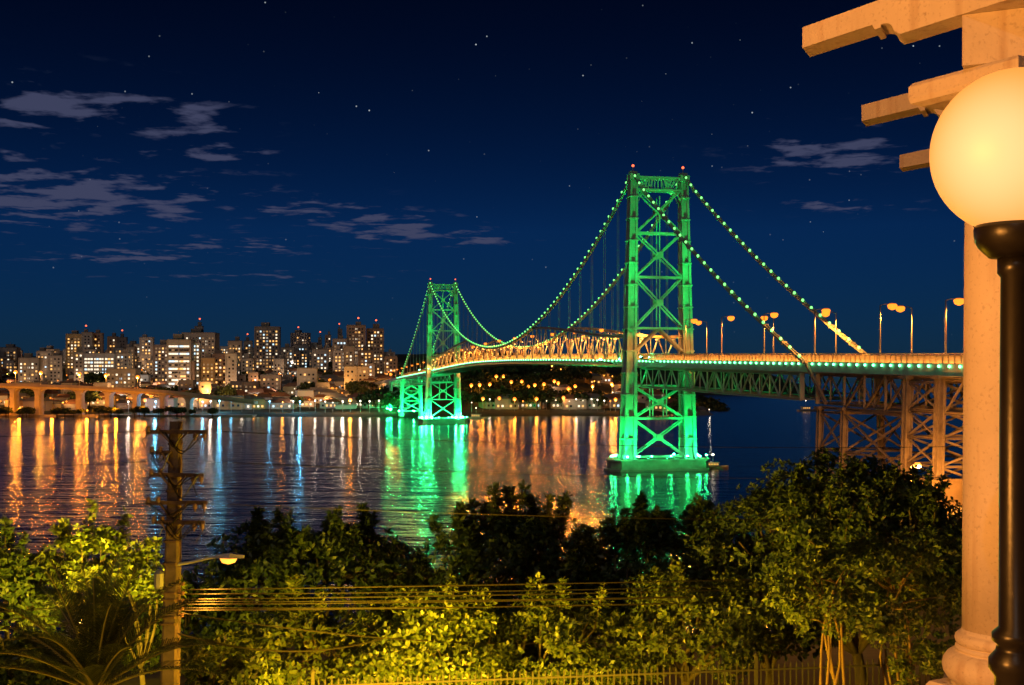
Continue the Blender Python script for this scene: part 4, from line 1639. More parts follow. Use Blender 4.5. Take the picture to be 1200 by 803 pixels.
    ll.new(mx.outputs[0], bs.inputs['Emission Color'])
    bs.inputs['Emission Strength'].default_value = 1.0
    mb.build('globe', gm, lp, True)
    mb = MB()
    zc = gz_ - r + .012
    mb.lathe([(.03, -.075), (.065, -.07), (.09, -.045), (.100, -.028), (.102, .002), (.097, .012), (.09, .012), (.05, .004)], (gx, gy, zc), 40)
    cl = mb.build('collar', M_BLACK, lp, True)
    for i in range(3):
        a_ = 2 * math.pi * i / 3 + 2.6
        MB().lathe([(.008, 0), (.01, .004), (.01, .02), (.004, .026)], (gx + .095 * math.cos(a_), gy + .095 * math.sin(a_), zc + .012), 8).build('set_screw', M_BLACK, cl)
    mb = MB()
    prof = [(.10, 20.656), (.10, 20.95), (.085, 20.97), (.085, 21.10), (.07, 21.12), (.078, 21.15), (.07, 21.18), (.052, 21.20), (.052, 21.255), (.066, 21.275), (.066, 21.30),
            (.05, 21.32), (.045, 21.335), (.058, 21.345), (.058, 21.365), (.042, 21.38), (.040, 21.9), (.037, zc - .12), (.045, zc - .11), (.045, zc - .07)]
    mb.lathe(prof, (gx, gy, 0), 32)
    mb.build('post', M_BLACK, lp, True)


build_terrace()


def added_terrace_lamp(x, y, power, label):
    """same kind of globe lamp, assumed out of view to light column and pergola"""
    lp = thing('globe_lamp', label, 'lamp', (x, y, 20.4))
    mb = MB()
    r = .205
    gz_ = 22.35
    mb.lathe([(max(r * math.cos(a), .002), r * math.sin(a)) for a in np.linspace(-1.45, math.pi / 2, 20)], (x, y, gz_), 32)
    mb.build('globe', emat('added_terrace_globe', (1, .5, .15), 4.0), lp, True)
    MB().lathe([(.12, 20.4), (.1, 20.6), (.05, 20.65), (.04, 22.05), (.1, 22.12), (.1, 22.14)], (x, y, 0), 20).build('post', M_BLACK, lp, True)
    add_light('POINT', 'added_globe_light', (x + .26, y + .2, gz_), power, (1.0, .36, .055), lp, .2)


added_terrace_lamp(-2.3, 1.2, 1150, 'added second globe lamp, assumed on the open side of the terrace')  # out of view, added to light the column and pergola

# ------------------------------------------------------------------ lamps and things under the trestle
_p, _a, _h, _l = lamp_meshes(7.5, .5)
LM3 = [_p.mesh('pole', M_GALV, True), _a.mesh('arm', M_GALV), _h.mesh('lamp_head', M_GALV),
       MB().lathe([(.08, -.45), (.42, -.3), (.52, 0), (.3, .3)], (.83, 0, 7.6), 10).mesh('lens', emat('trestle_lamp_lens', (1, .3, .03), 2.4), True)]
for (px, py, dep, lab) in ((1075, 545, 150, 'bright sodium lamp on a pole under the steel trestle'), (1140, 560, 156, 'sodium lamp under the trestle half hidden by the column'),
                           (1010, 590, 160, 'assumed sodium lamp behind the tall dark tree below the trestle')):  # the lamp behind the tree is assumed from its lit leaves
    p = P(px, py, dep)
    o = street_lamp((p.x - .8, p.y, p.z - 7.6), 0, lab, None, 1.0, LM3, light=17000, colour=(1.0, .34, .04), light_at=(.83, -.7, 7.0), kind='POINT')
p = P(1091, 548, 140)
g = MB().tube([(p.x, p.y, p.z - 9), (p.x, p.y, p.z)], [.16, .1], 8).lathe([(.2, 0), (.25, .1), (.05, .3)], (p.x, p.y, p.z), 8).build('green_post', mat('green_paint', (.03, .3, .12), .5))
tag(g, 'thin green painted post beside the lit trestle leg', 'post')
# retaining wall and a low store house on the lit yard
w = P(1125, 575, 165)
mb = MB()
mb.box((w.x + 6, w.y, 5.5), (26, 1.0, 7), .25)
wl = mb.build('yard_wall', mat('yard_plaster', (.11, .08, .06), .85, 0, .35, .5, .3))
tag(wl, 'plastered yard wall lit orange behind the trestle legs', 'wall')

# ------------------------------------------------------------------ the far shore: lamps
def em_lamp_meshes(colour_name, colour, strength, h, r):
    pole = MB().tube([(0, 0, 0), (0, 0, h)], [.16, .1], 5).mesh('pole', M_GALV)
    lens = MB().lathe([(.1 * r, -r), (.8 * r, -.6 * r), (r, 0), (.8 * r, .6 * r), (.1 * r, r)], (0, 0, h + r), 7).mesh('lantern', emat('lantern_' + colour_name, colour, strength, False), True)
    return pole, lens


LAMPK = {
    'orange': em_lamp_meshes('orange', (1.0, .22, .012), 2.2, 7, 1.25),
    'white': em_lamp_meshes('white', (1.0, .80, .60), 3, 7, .55),
    'cyan': em_lamp_meshes('cyan', (.25, .70, 1.0), 3, 7, .6),
    'red': em_lamp_meshes('red', (1.0, .18, .12), 3, 5, .6),
    'small orange': em_lamp_meshes('small_orange', (1.0, .26, .02), 2.0, 6, .6),
    'viaduct orange': em_lamp_meshes('viaduct_orange', (1.0, .26, .02), 2.6, 5, .6),
    'small white': em_lamp_meshes('small_white', (1.0, .75, .50), 2.0, 6, .45),
}


def far_lamp(x, y, z, kind, label, group, light=None):
    o = thing('street_lamp', label, 'street lamp', (x, y, z), group)
    for nm, me in zip(('pole', 'lantern'), LAMPK[kind]):
        c = bpy.data.objects.new(nm, me)
        COL.objects.link(c)
        c.parent = o
    key = light or kind
    if key not in LDATA:
        col, pw = LPOW[key]
        d = bpy.data.lights.new('lantern_light', 'SPOT' if key.startswith('town') else 'POINT')
        d.energy, d.color, d.shadow_soft_size = pw, col, .5
        if key.startswith('town'):
            d.spot_size, d.spot_blend = R(150), .5
        LDATA[key] = d
    l = bpy.data.objects.new('lantern_light', LDATA[key])
    COL.objects.link(l)
    l.parent = o
    l.location = (0, -1.2, 7.4)
    if key.startswith('town'):      # added spots lift the facades, turned uphill so the bay gets none
        l.location = (0, 1.2, 9)
        l.rotation_euler = Vector((0, 1, .3)).to_track_quat('-Z', 'Y').to_euler()
    return o


LDATA = {}
LPOW = {'town amber': ((1.0, .42, .09), 7500), 'knoll orange': ((1.0, .27, .02), 2200), 'town orange': ((1.0, .52, .24), 2900), 'town white': ((1.0, .82, .66), 2900), 'orange': ((1.0, .30, .03), 9000), 'white': ((1.0, .80, .60), 1700), 'cyan': ((.14, .62, 1.0), 4500), 'red': ((1.0, .22, .16), 2600),
        'small orange': ((1.0, .32, .035), 1000), 'small white': ((1.0, .8, .56), 600), 'viaduct orange': ((1.0, .25, .010), 7500)}


def fground(x, y):
    return float(far_h(x, y))


WF = [(12, 'orange'), (33, 'white'), (64, 'small orange'), (108, 'small orange'), (150, 'white'), (161, 'white'), (172, 'orange'), (186, 'cyan'), (226, 'red'), (243, 'cyan'),
      (252, 'white'), (262, 'cyan'), (275, 'cyan'), (287, 'white'), (300, 'small orange'), (318, 'cyan'), (333, 'small orange'), (345, 'white'), (353, 'cyan'), (371, 'white'), (383, 'white'),
      (392, 'small white'), (404, 'white'), (413, 'orange'), (425, 'white'), (436, 'white'), (447, 'white'), (553, 'small white'), (566, 'orange'), (574, 'white'), (585, 'orange'),
      (603, 'orange'), (613, 'small orange'), (629, 'orange'), (641, 'small white'), (652, 'small white'), (661, 'orange'), (668, 'small white'), (676, 'white'), (684, 'small white'), (694, 'white'),
      (701, 'white'), (709, 'white'), (716, 'small orange'), (722, 'orange')]
for (px, kind) in WF:
    y = 798 + random.uniform(-4, 8)
    x = (px - 600) / F * y
    y += 12 * math.sin(x * .013) + 7 * math.sin(x * .041 + 1)
    o = far_lamp(x, y, fground(x, y) - .2, kind, '%s lamp standing along the far waterfront' % kind, 'far waterfront lamps, %s' % kind)
    lo = [k for k in o.children if k.type == 'LIGHT'][0]
    lo.data = lo.data.copy()
    lo.data.energy *= random.choice((.12, .3, .5, .8, 1.3)) * (.35 if px > 540 else 1)
rl = random.Random(77)
for i in range(190):
    px = rl.uniform(-20, 470)
    y = 815 + rl.random() ** 1.4 * 620
    x = (px - 600) / F * y
    k = rl.choice(['small orange', 'small orange', 'small orange', 'small white', 'orange'])
    far_lamp(x, y, fground(x, y) - .2, k, light='town amber' if y < 960 and 'orange' in k else 'town ' + k.split()[-1], label='%s lamp in the streets of the far hillside town' % k, group='hillside town lamps, %s' % k)
for i in range(58):
    px = rl.uniform(548, 835)
    y = rl.uniform(815, 1010)
    x = (px - 600) / F * y
    k = rl.choice(['small orange', 'small orange', 'small white', 'small white', 'orange'])
    far_lamp(x, y, fground(x, y) - .2, k, '%s lamp on the wooded slope seen under the bridge deck' % k, 'slope lamps under the bridge, %s' % k)

for i in range(14):  # added lamps, set high so the knoll trees turn orange
    px, y = 552 + i * 9.5 + rl.uniform(-3, 3), rl.uniform(812, 880)
    x = (px - 600) / F * y
    far_lamp(x, y, fground(x, y) + 4.5, 'orange', light='knoll orange', label='added orange lamp among the trees of the lit knoll under the bridge', group='added knoll lamps')

# ------------------------------------------------------------------ the concrete road viaduct on the far shore
def build_viaduct():
    m = mat('viaduct_concrete', (.46, .43, .38), .85, 0, .25, .2, .2)
    D = 775
    x0, x1 = (-90 - 600) / F * D, (300 - 600) / F * D
    def zt(x):
        px = x / D * F + 600
        return CAMZ + (HZ - np.interp(px, [-90, 0, 100, 200, 300], [449.5, 450.5, 453.5, 459, 470])) / F * D
    t = thing('road_viaduct', 'long low concrete road viaduct lit orange along the far waterfront', 'viaduct', (x0, D, 0))
    xs = np.linspace(x0, x1, 40)
    MB().loft([[(x, D - 5, zt(x) - 2.1), (x, D + 5, zt(x) - 2.1), (x, D + 5.6, zt(x) - .9), (x, D - 5.6, zt(x) - .9)] for x in xs]).build('girder', m, t)
    MB().loft([[(x, D - 6, zt(x) - .9), (x, D + 6, zt(x) - .9), (x, D + 6, zt(x) - .1), (x, D - 6, zt(x) - .1)] for x in xs]).build('road_deck', m, t)
    MB().loft([[(x, D - 6, zt(x) - .1), (x, D - 5.7, zt(x) - .1), (x, D - 5.7, zt(x) + .9), (x, D - 6, zt(x) + .9)] for x in xs]).build('parapet', m, t)
    for px in (-52, -15, 17, 46, 94, 128, 160, 192, 222):
        x = (px - 600) / F * D
        z = zt(x)
        mb = MB()
        def rg(w, zz):
            return [(x - w, D - 4.2, zz), (x + w, D - 4.2, zz), (x + w, D + 4.2, zz), (x - w, D + 4.2, zz)]
        mb.loft([rg(1.7, -3), rg(1.5, 3), rg(1.35, z - 6), rg(1.6, z - 4.2), rg(2.6, z - 2.9), rg(4.6, z - 2.12)])
        mb.build('viaduct_pier', m, t)
    for px in (-30, 20.5, 50, 95, 126, 163):
        x = (px - 600) / F * D
        far_lamp(x, D - 3, zt(x) - .1, 'orange', 'tall orange lamp standing on the road viaduct', 'viaduct lamps')
    for px in (-40, 5, 32, 70, 110, 144, 175):
        x = (px - 600) / F * D
        far_lamp(x, D - 12, max(fground(x, D - 12), 0) - 1.5, 'viaduct orange', 'added low orange lamp before the viaduct, lighting its side face', 'added lamps before the viaduct')  # added lamps in front, so the viaduct's side face turns orange
    mb = MB()
    mb.box(((x0 + x1) / 2, D + 2, -.4), (x1 - x0, 26, 3.2))
    structure(mb.build('quay', M_CONC))


build_viaduct()

# ------------------------------------------------------------------ buildings
WALLS = [mat('facade_grey', (.40, .38, .36), .85, 0, .15, .05), mat('facade_cream', (.52, .46, .38), .85, 0, .15, .05), mat('facade_brown', (.36, .27, .21), .85, 0, .15, .05),
         mat('facade_white', (.62, .60, .57), .85, 0, .15, .05), mat('facade_dark', (.22, .21, .22), .8, 0, .15, .05), mat('facade_ochre', (.55, .40, .20), .85, 0, .15, .05)]
M_SLAB = mat('floor_slab', (.5, .47, .43), .85)
M_TILE = mat('roof_tile', (.30, .14, .08), .85, 0, .3, .2)
M_ROOF = mat('flat_roof', (.22, .21, .2), .9)
W_WARM = emat('window_warm', (1.0, .48, .12), 1.6, False)
W_WHITE = emat('window_white', (1.0, .82, .58), 1.5, False)
W_COOL = emat('window_cool', (.62, .86, 1.0), 1.4, False)
W_DIM = emat('window_dim', (1.0, .55, .22), .22, False)
W_DARK = mat('window_dark', (.03, .035, .045), .2)
WM = [W_WARM, W_WHITE, W_COOL, W_DIM, W_DARK]


def windows(mb, o, ux, uy, w, z0, z1, rng, p, sx=3.2, fl=3.1, ww=1.5, wh_=1.5, mix=(.55, .3, .15), strip=None, rows=None):
    """panes on one face; o: lower left corner, ux: along, uy: outward"""
    n = max(int(w / sx), 1)
    pad = (w - n * sx) / 2
    for j in range(int((z1 - z0 - 1) / fl)):
        z = z0 + 1.0 + j * fl
        for i in range(n):
            x = pad + i * sx + (sx - ww) / 2
            r = rng.random()
            pp = p
            if rows:
                on = j % rows == 0 and (z - z0) > .4 * (z1 - z0)
                pp = .97 if on else p * .5 if (z - z0) < .4 * (z1 - z0) else .0
            if strip is not None and abs(i - strip) < .6:
                pp = .92
            if r < pp:
                q = rng.random()
                mi = 0 if q < mix[0] else 1 if q < mix[0] + mix[1] else 2
            elif r < pp + .25:
                mi = 3
            else:
                mi = 4
            b = o + ux * x + uy * .06
            mb.add([b + Vector((0, 0, z)), b + ux * ww + Vector((0, 0, z)), b + ux * ww + Vector((0, 0, z + wh_)), b + Vector((0, 0, z + wh_))], [(0, 1, 2, 3)], mi)


def tower_block(px0, px1, ytop, D, label, cat='apartment block', group=None, wall=0, p=.3, seed=0, rot=.15, sx=3.2, mix=(.55, .3, .15), strip=None, bands=False, beacon=False,
                crown=True, ww=1.5, base=None, name='apartment_building', depth=.8, wh_=1.5, rows=None):
    rng = random.Random(seed + int(px0 * 7 + D))
    x = ((px0 + px1) / 2 - 600) / F * D
    wtot = (px1 - px0) / F * D
    zt = CAMZ + (HZ - ytop) / F * D
    zb = (fground(x, D) if base is None else base)
    d = wtot * depth
    w = wtot / (math.cos(rot) + depth * abs(math.sin(rot)))
    d = w * depth
    t = thing(name, label, cat, (x, D, zb), group)
    ux, uy = Vector((math.cos(rot), math.sin(rot), 0)), Vector((math.sin(rot), -math.cos(rot), 0))
    c = Vector((x, D, 0))
    mb = MB()
    mb.box((x, D, (zb - 6 + zt) / 2), (w, d, zt - zb + 6), rot)
    # vertical piers that break the front into bays
    nb = max(int(w / 8), 1)
    for i in range(nb + 1):
        q = c + ux * (-w / 2 + w * i / nb) + uy * (d / 2)
        mb.box((q.x, q.y, (zb + zt) / 2), (.9, .9, zt - zb - .4), rot)
    mb.build('wall', WALLS[wall], t)
    # roof: parapet rim and lift house
    mb = MB()
    mb.box((x, D, zt + .35), (w + .5, d + .5, .7), rot)
    if crown:
        q = c + ux * w * rng.uniform(-.2, .2)
        hh = rng.uniform(2.5, 4.5)
        mb.box((q.x, q.y, zt + .7 + hh / 2), (w * rng.uniform(.3, .5), d * .5, hh), rot)
        mb.tube([(q.x, q.y, zt + .7 + hh), (q.x, q.y, zt + 3.5 + hh)], .12, 4)
    rf = mb.build('roof', M_ROOF if wall != 3 else WALLS[0], t)
    if beacon:
        MB().lathe([(.1, -.8), (.8, -.5), (.9, 0), (.5, .7)], (q.x, q.y, zt + 4.2 + hh), 7).build('beacon', M_RED, rf)
    if bands:
        for z in np.arange(zb + 3.1, zt, 3.1 * bands):
            q = c + uy * (d / 2 + .5)
            MB().box((q.x, q.y, z), (w * .96, 1.0, .9), rot).build('balcony_slab', M_SLAB, t)
    mb = MB()
    windows(mb, c - ux * w / 2 + uy * (d / 2), ux, uy, w, zb + .5, zt - .3, rng, p, sx, 3.1, ww, wh_, mix, strip, rows)
    vx = Vector((-uy.x, -uy.y, 0))
    if rot > 0:   # left flank faces the viewer a little
        windows(mb, c - ux * w / 2 - uy * (d / 2), uy, -ux, d, zb + .5, zt - .3, rng, p * .7, sx, 3.1, ww, wh_, mix)
    else:
        windows(mb, c + ux * w / 2 + uy * (d / 2), -uy, ux, d, zb + .5, zt - .3, rng, p * .7, sx, 3.1, ww, wh_, mix)
    stuff(mb.build('window_panes', WM, t))
    return t


TB = [
    # px0, px1, ytop, depth, label, kwargs
    (299, 329, 384, 1180, 'tall dark residential tower with one brightly lit vertical strip above the hillside', dict(wall=4, p=.3, strip=3, rot=.1, sx=3.0, seed=1, beacon=False)),
    (406, 429, 382, 1120, 'tall brown tower with vertical rows of warm lit windows, left of its attached twin', dict(wall=2, p=.38, rot=.12, sx=2.8, seed=2, beacon=True)),
    (429, 450, 386, 1130, 'tall brown twin tower nearest the bridge end', dict(wall=2, p=.33, rot=.12, sx=2.8, seed=3, beacon=True)),
    (390, 407, 398, 1110, 'pale tower with cool white lit windows left of the brown twin towers', dict(wall=0, p=.5, mix=(.1, .5, .4), rot=.1, sx=2.8, seed=4)),
    (342, 363, 391, 1450, 'dark far tower with few lit windows between the strip lit tower and the brown twins', dict(wall=4, p=.18, rot=-.1, seed=5, beacon=True)),
    (396, 401, 386, 1500, 'thin dark tower peeking above the pale one', dict(wall=4, p=.15, rot=.1, seed=6, beacon=True)),
    (373, 377, 396, 1500, 'slim dark tower with a red light on the skyline', dict(wall=4, p=.3, rot=.1, seed=7, beacon=True)),
    (381, 388, 393, 1480, 'slim brown tower on the skyline beside the slim dark one', dict(wall=2, p=.2, rot=.1, seed=8)),
    (198, 226, 399, 1010, 'grey slab office block with bold horizontal white balcony bands', dict(wall=0, p=.6, rot=.06, sx=2.4, ww=2.3, rows=2, seed=9, mix=(.15, .7, .15))),
    (226, 235, 402, 1020, 'narrow block lit pale blue joined to the grey slab block', dict(wall=3, p=.85, mix=(.0, .4, .6), rot=.06, sx=2.6, seed=10)),
    (216, 255, 391, 1230, 'broad pale tower standing behind the grey slab block', dict(wall=0, p=.25, rot=.05, seed=11)),
    (229, 238, 383, 1290, 'short tower top with a red light above the broad pale tower', dict(wall=0, p=.2, rot=.05, seed=12, beacon=True)),
    (237, 252, 420, 1015, 'ochre lit apartment block at the foot of the broad pale tower', dict(wall=5, p=.45, rot=.1, seed=13, mix=(.9, .1, 0))),
    (250, 268, 415, 1030, 'brown block with warm windows right of the ochre block', dict(wall=2, p=.5, rot=.12, seed=14, mix=(.9, .1, 0))),
    (181, 200, 405, 1080, 'brown apartment block with scattered warm windows left of the grey slab block', dict(wall=2, p=.4, rot=.08, sx=2.9, seed=15)),
    (165, 180, 396, 1250, 'cream tower with cool windows left of the brown block', dict(wall=3, p=.4, mix=(.3, .5, .2), rot=.08, seed=16)),
    (150, 166, 404, 1260, 'low cream block with warm windows beside the cream tower', dict(wall=1, p=.5, rot=.08, seed=17)),
    (139, 149, 396, 1270, 'narrow dark block with a lit top on the left skyline', dict(wall=4, p=.3, rot=.08, seed=18, beacon=True)),
    (127, 138, 395, 1280, 'narrow brown block with a lit roof room on the left skyline', dict(wall=2, p=.35, rot=.08, seed=19)),
    (109, 121, 391, 1210, 'brown tower rightmost of the three clustered on the left hill', dict(wall=2, p=.4, rot=.1, seed=20)),
    (97, 109, 390, 1200, 'plain grey tower in the middle of the three clustered on the left hill', dict(wall=0, p=.25, rot=.1, seed=21, beacon=True)),
    (79, 97, 392, 1205, 'warm lit tower leftmost of the three clustered on the left hill', dict(wall=5, p=.6, rot=.1, seed=22, mix=(.8, .2, 0))),
    (102, 138, 415, 1100, 'low wide building lit brilliant white below the clustered towers', dict(wall=3, p=.95, rot=.05, seed=23, mix=(.15, .65, .2), crown=False, sx=2.6, ww=2.0)),
    (128, 162, 433, 980, 'low apartment row with cool lit windows above the viaduct end', dict(wall=0, p=.5, rot=.06, seed=24, mix=(.3, .5, .2), crown=False)),
    (25, 48, 420, 1050, 'low warm lit apartment block at the far left above the viaduct', dict(wall=1, p=.55, rot=.07, seed=25)),
    (45, 62, 412, 1180, 'cream mid rise with cool lights on the far left hill', dict(wall=1, p=.45, rot=.07, seed=26, mix=(.3, .4, .3))),
    (2, 22, 408, 1250, 'grey mid rise with scattered lights at the left edge of the town', dict(wall=0, p=.4, rot=.07, seed=27)),
    (366, 385, 410, 1150, 'pale block with two cool lit floors below the skyline towers', dict(wall=0, p=.45, rot=.1, seed=28, mix=(.2, .4, .4))),
    (330, 345, 408, 1250, 'grey block with bluish windows right of the strip lit tower', dict(wall=0, p=.45, rot=.1, seed=29, mix=(.1, .3, .6))),
    (345, 362, 405, 1300, 'blue lit mid rise in front of the dark far tower', dict(wall=0, p=.6, rot=.1, seed=30, mix=(.1, .3, .6))),
    (268, 284, 400, 1350, 'cream mid rise with warm lights left of the strip lit tower', dict(wall=1, p=.4, rot=.1, seed=31)),
    (286, 296, 400, 1400, 'slim cream tower beside the strip lit tower', dict(wall=1, p=.35, rot=.1, seed=32, beacon=True)),
    (349, 372, 432, 930, 'square beige block without lit windows below the blue lit mid rise', dict(wall=1, p=.05, rot=.08, seed=33, crown=False)),
    (404, 432, 430, 960, 'broad beige hall under the brown twin towers', dict(wall=1, p=.05, rot=.08, seed=34, crown=False)),
    (306, 330, 440, 930, 'low brown block with an ochre lit flank', dict(wall=2, p=.25, rot=.1, seed=35, crown=False)),
    (252, 288, 465, 825, 'ochre waterfront building with three rows of dark windows lit from outside', dict(wall=5, p=.12, rot=.04, seed=36, crown=False, name='waterfront_building', sx=3.4)),
    (288, 320, 470, 832, 'long orange lit waterfront shed', dict(wall=1, p=.05, rot=.03, seed=37, crown=False, name='waterfront_building')),
    (394, 418, 475, 822, 'low pale waterfront hall with striped front by the bridge end', dict(wall=3, p=.4, rot=.04, seed=38, crown=False, name='waterfront_building', mix=(.1, .6, .3))),
    (408, 424, 464, 850, 'small cream lit house behind the striped waterfront hall', dict(wall=1, p=.3, rot=.04, seed=39, crown=False, name='waterfront_building')),
    (350, 368, 458, 850, 'square beige waterfront block with dark top', dict(wall=1, p=.15, rot=.06, seed=40, crown=False, name='waterfront_building')),
    (174, 206, 468, 815, 'low white lit waterfront hall at the viaduct end', dict(wall=3, p=.5, rot=.05, seed=41, crown=False, name='waterfront_building', mix=(.1, .6, .3))),
    (610, 634, 440, 960, 'pale grid fronted block on the slope under the bridge deck', dict(wall=3, p=.06, rot=.05, seed=42, crown=False, sx=2.2)),
    (655, 680, 441, 990, 'dim grey block on the slope under the bridge deck', dict(wall=4, p=.06, rot=.05, seed=43, crown=False)),
]
for (a, b, yt, D, lab, kw) in TB:
    tower_block(a, b, yt, D, lab, **kw)

# the many smaller blocks and houses of the town
rb = random.Random(41)
cnt = 0
for i in range(125):
    px = rb.uniform(-30, 455)
    D = 880 + rb.random() ** .9 * 700
    x = (px - 600) / F * D
    g = fground(x, D)
    hgt = rb.choice([9, 12, 12, 15, 18, 21, 27, 33])
    if D > 1180:
        hgt = min(hgt, 18)
    if D < 980:
        hgt = min(hgt, 15)
    wpx = rb.uniform(9, 18) * (1.0 if hgt > 12 else 1.2)
    if px < 80:
        hgt = max(hgt, 15)
    yt = HZ - (g + hgt - CAMZ) / D * F
    k = rb.randrange(5)
    nm = ['grey', 'cream', 'brown', 'white', 'dark'][k]
    size = 'low' if hgt <= 12 else 'mid rise' if hgt <= 21 else 'tall'
    tower_block(px, px + wpx, yt, D, '%s %s apartment block with scattered lit windows among the town streets' % (size, nm),
                group='%s %s blocks of the town' % (size, nm), wall=k, p=rb.uniform(.2, .6), seed=100 + i, rot=rb.uniform(-.3, .3), mix=rb.choice([(.8, .2, 0), (.4, .4, .2), (.6, .3, .1)]), crown=hgt > 15)


def house(px, D, w, d, h, rot, k, label, group, rng):
    x = (px - 600) / F * D
    g = fground(x, D)
    t = thing('house', label, 'house', (x, D, g), group)
    ux, uy = Vector((math.cos(rot), math.sin(rot), 0)), Vector((math.sin(rot), -math.cos(rot), 0))
    c = Vector((x, D, 0))
    MB().box((x, D, g + h / 2 - 2), (w, d, h + 4), rot).build('wall', WALLS[k], t)
    rh = w * .2
    e = .5
    a = [c + ux * sx * (w / 2 + e) + uy * sy * (d / 2 + e) + Vector((0, 0, g + h)) for sx, sy in ((-1, 1), (1, 1), (1, -1), (-1, -1))]
    r0, r1 = c - ux * (w * .25) + Vector((0, 0, g + h + rh)), c + ux * (w * .25) + Vector((0, 0, g + h + rh))
    MB().add(a + [r0, r1], [(0, 1, 5, 4), (1, 2, 5), (2, 3, 4, 5), (3, 0, 4), (3, 2, 1, 0)]).build('roof', M_TILE if rng.random() < .6 else M_ROOF, t)
    mb = MB()
    windows(mb, c - ux * w / 2 + uy * (d / 2), ux, uy, w, g, g + h, rng, .5, 2.8, 3.0, 1.4, 1.4, (.5, .35, .15))
    stuff(mb.build('window_panes', WM, t))


for i in range(290):
    if i < 240:
        px, D = rb.uniform(0, 460), 822 + rb.random() ** 1.3 * 380
        where, gr = 'in the lower town across the bay', 'town houses'
    else:
        px, D = rb.uniform(560, 830), rb.uniform(818, 1000)
        where, gr = 'on the wooded slope seen under the bridge', 'slope houses'
        if px < 640 and D < 960:
            D = rb.uniform(816, 830)
    k = rb.choice([0, 1, 3, 3, 5])
    nm = ['grey', 'cream', 'brown', 'white', 'dark', 'ochre'][k]
    house(px, D, rb.uniform(9, 17), rb.uniform(8, 12), rb.choice([4, 6.5, 6.5]), rb.uniform(-.4, .4), k, 'small %s house with a hipped roof %s' % (nm, where), '%s %s' % (nm, gr), rb)

# far trees
def far_tree_mesh(seed, m=M_FARLEAF):
    rng = np.random.default_rng(seed)
    n = 22
    q = rng.normal(size=(n, 3))
    q /= np.linalg.norm(q, axis=1, keepdims=True)
    q[:, 2] = np.abs(q[:, 2]) * .9 - .15
    c = q * rng.uniform(.5, 1, (n, 1)) * np.array([4.2, 4.2, 3.0]) + np.array([0, 0, 5.2])
    cs = np.repeat(c, 9, 0) + rng.normal(size=(n * 9, 3)) * .75
    ds = cs - np.array([0, 0, 4.5])
    ds /= np.linalg.norm(ds, axis=1, keepdims=True)
    return leaf_mesh('crown', cs, ds, rng, 3, 1.7, m, .8, .4)


FT = [far_tree_mesh(s) for s in range(6)]
TRK = MB().tube([(0, 0, -2), (0, 0, 3.2), (.3, 0, 5.5)], [.45, .3, .15], 5).mesh('trunk', M_BARK)


def far_tree(x, y, sc, label, group, z=None):
    o = thing('tree', label, 'tree', (x, y, fground(x, y) if z is None else z), group)
    for nm, me in (('crown', rb.choice(FT)), ('trunk', TRK)):
        c = bpy.data.objects.new(nm, me)
        COL.objects.link(c)
        c.parent = o
        if nm == 'crown':
            stuff(c)
    o.rotation_euler.z = rb.uniform(0, 6)
    o.scale = (sc * rb.uniform(.9, 1.3), sc * rb.uniform(.9, 1.3), sc)


for i in range(85):
    px, D = rb.uniform(-20, 470), 830 + rb.random() ** 1.2 * 560
    far_tree((px - 600) / F * D, D, rb.uniform(.8, 1.5), 'dark round tree among the houses across the bay', 'town trees')
for i in range(110):
    px, D = rb.uniform(545, 640), rb.uniform(812, 1000)
    far_tree((px - 600) / F * D, D, rb.uniform(.9, 1.6), 'leafy tree on the lit wooded knoll under the bridge deck', 'knoll trees')
for i in range(60):
    px, D = rb.uniform(640, 850), rb.uniform(812, 1060)
    far_tree((px - 600) / F * D, D, rb.uniform(.9, 1.5), 'dark tree on the slope right of the knoll behind the bridge', 'slope trees')
for i in range(26):
    px, D = rb.uniform(430, 500), rb.uniform(792, 860)
    far_tree((px - 600) / F * D, D, rb.uniform(.9, 1.4), 'tree lit green beside the far trestle of the bridge', 'bridge end trees')
for i in range(30):
    px, D = rb.uniform(250, 300), rb.uniform(1060, 1150)
    far_tree((px - 600) / F * D, D, rb.uniform(1.3, 2.1), 'tree of the dark wooded mound below the strip lit tower', 'mound trees')
for i in range(34):
    px = rb.uniform(-15, 250)
    far_tree((px - 600) / F * 762, 762 + rb.uniform(-2, 2), rb.uniform(.4, .7), 'low bushy tree on the quay before the road viaduct', 'quay trees', .8)
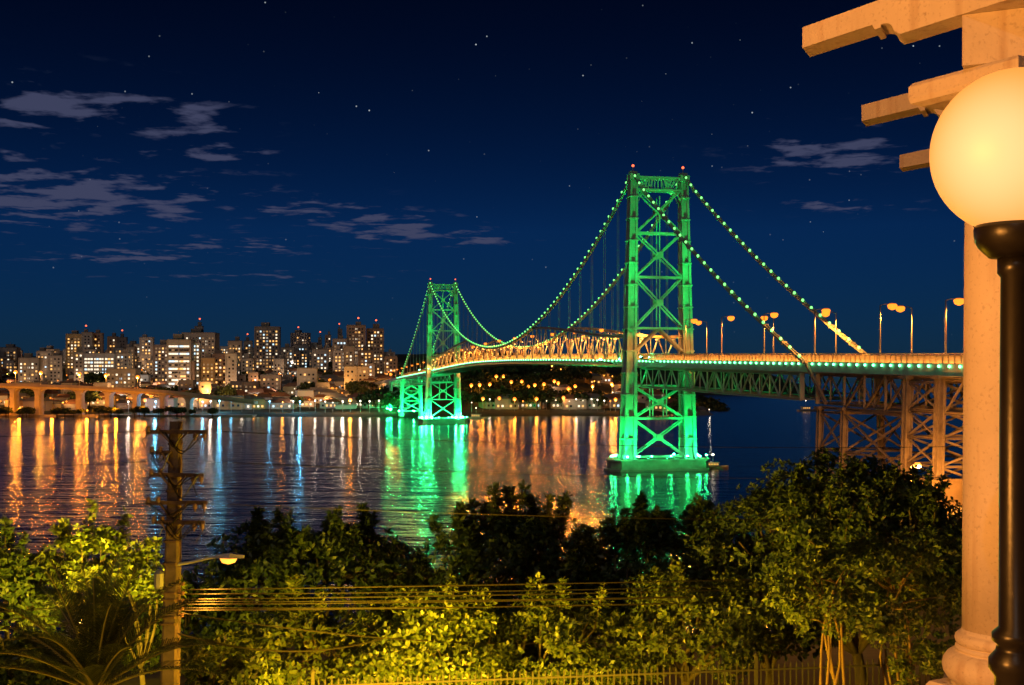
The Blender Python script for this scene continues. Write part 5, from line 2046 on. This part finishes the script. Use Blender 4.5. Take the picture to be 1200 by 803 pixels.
# bridge end floods, several added to widen the green pool on the water
for (s, t) in ((S_FAR - 6, -9), (S_FAR - 4, 8), (S_FAR + 30, -10), (S_FAR + 58, -9), (S_FAR - 8, 0)):
    p = B(s, t, 4)
    floodlight(p, B(s + 8, t * .4, 18), 26000, 'added green floodlight on the bank aimed up at the far trestle', 'added bank floodlights', 1.0, R(95), em=M_FLOODF)


# boats
def boat(px, py, L, rot, label):
    D = CAMZ * F / (py - HZ)
    x = (px - 600) / F * D
    t = thing('boat', label, 'boat', (x, D, 0))
    ca, sa = math.cos(rot), math.sin(rot)
    def tr(u, v, z):
        return (x + u * ca - v * sa, D + u * sa + v * ca, z)
    rings = []
    for u, w, h in ((-.5, .8, .9), (-.3, 1, .85), (.1, 1, .85), (.35, .7, 1.0), (.5, .06, 1.25)):
        b = L * .16 * w
        rings.append([tr(u * L, -b, h * L * .09), tr(u * L, -b * .6, -.4), tr(u * L, b * .6, -.4), tr(u * L, b, h * L * .09)])
    MB().loft(rings).build('hull', WALLS[3], t)
    z = L * .08
    mb = MB()
    mb.box(tr(-.08 * L, 0, z + L * .06), (L * .4, L * .2, L * .13), rot)
    mb.box(tr(-.08 * L, 0, z + L * .13), (L * .46, L * .25, L * .02), rot)
    mb.build('cabin', WALLS[3], t)
    mb = MB()
    for i in range(4):
        mb2 = tr((-.24 + i * .1) * L, -L * .105, z + L * .075)
        mb.box(mb2, (L * .05, .04, L * .04), rot)
    stuff(mb.build('window_panes', W_WARM, t))
    mb = MB()
    mb.tube([tr(-.08 * L, 0, z + L * .14), tr(-.08 * L, 0, z + L * .4)], .07, 5)
    ms = mb.build('mast', M_GALV, t)
    MB().lathe([(.05, -.2), (.3, 0), (.05, .25)], tr(-.08 * L, 0, z + L * .42), 6).build('mast_light', emat('boat_light', (1, .8, .6), 14), ms)


boat(946, 482, 16, .3, 'small lit ferry on the dark water beyond the trestle')
boat(838, 549, 7, .1, 'small white launch moored off the corner of the near tower pier')
boat(560, 491, 13, -.2, 'low white boat moored by the far bank right of the far pier')
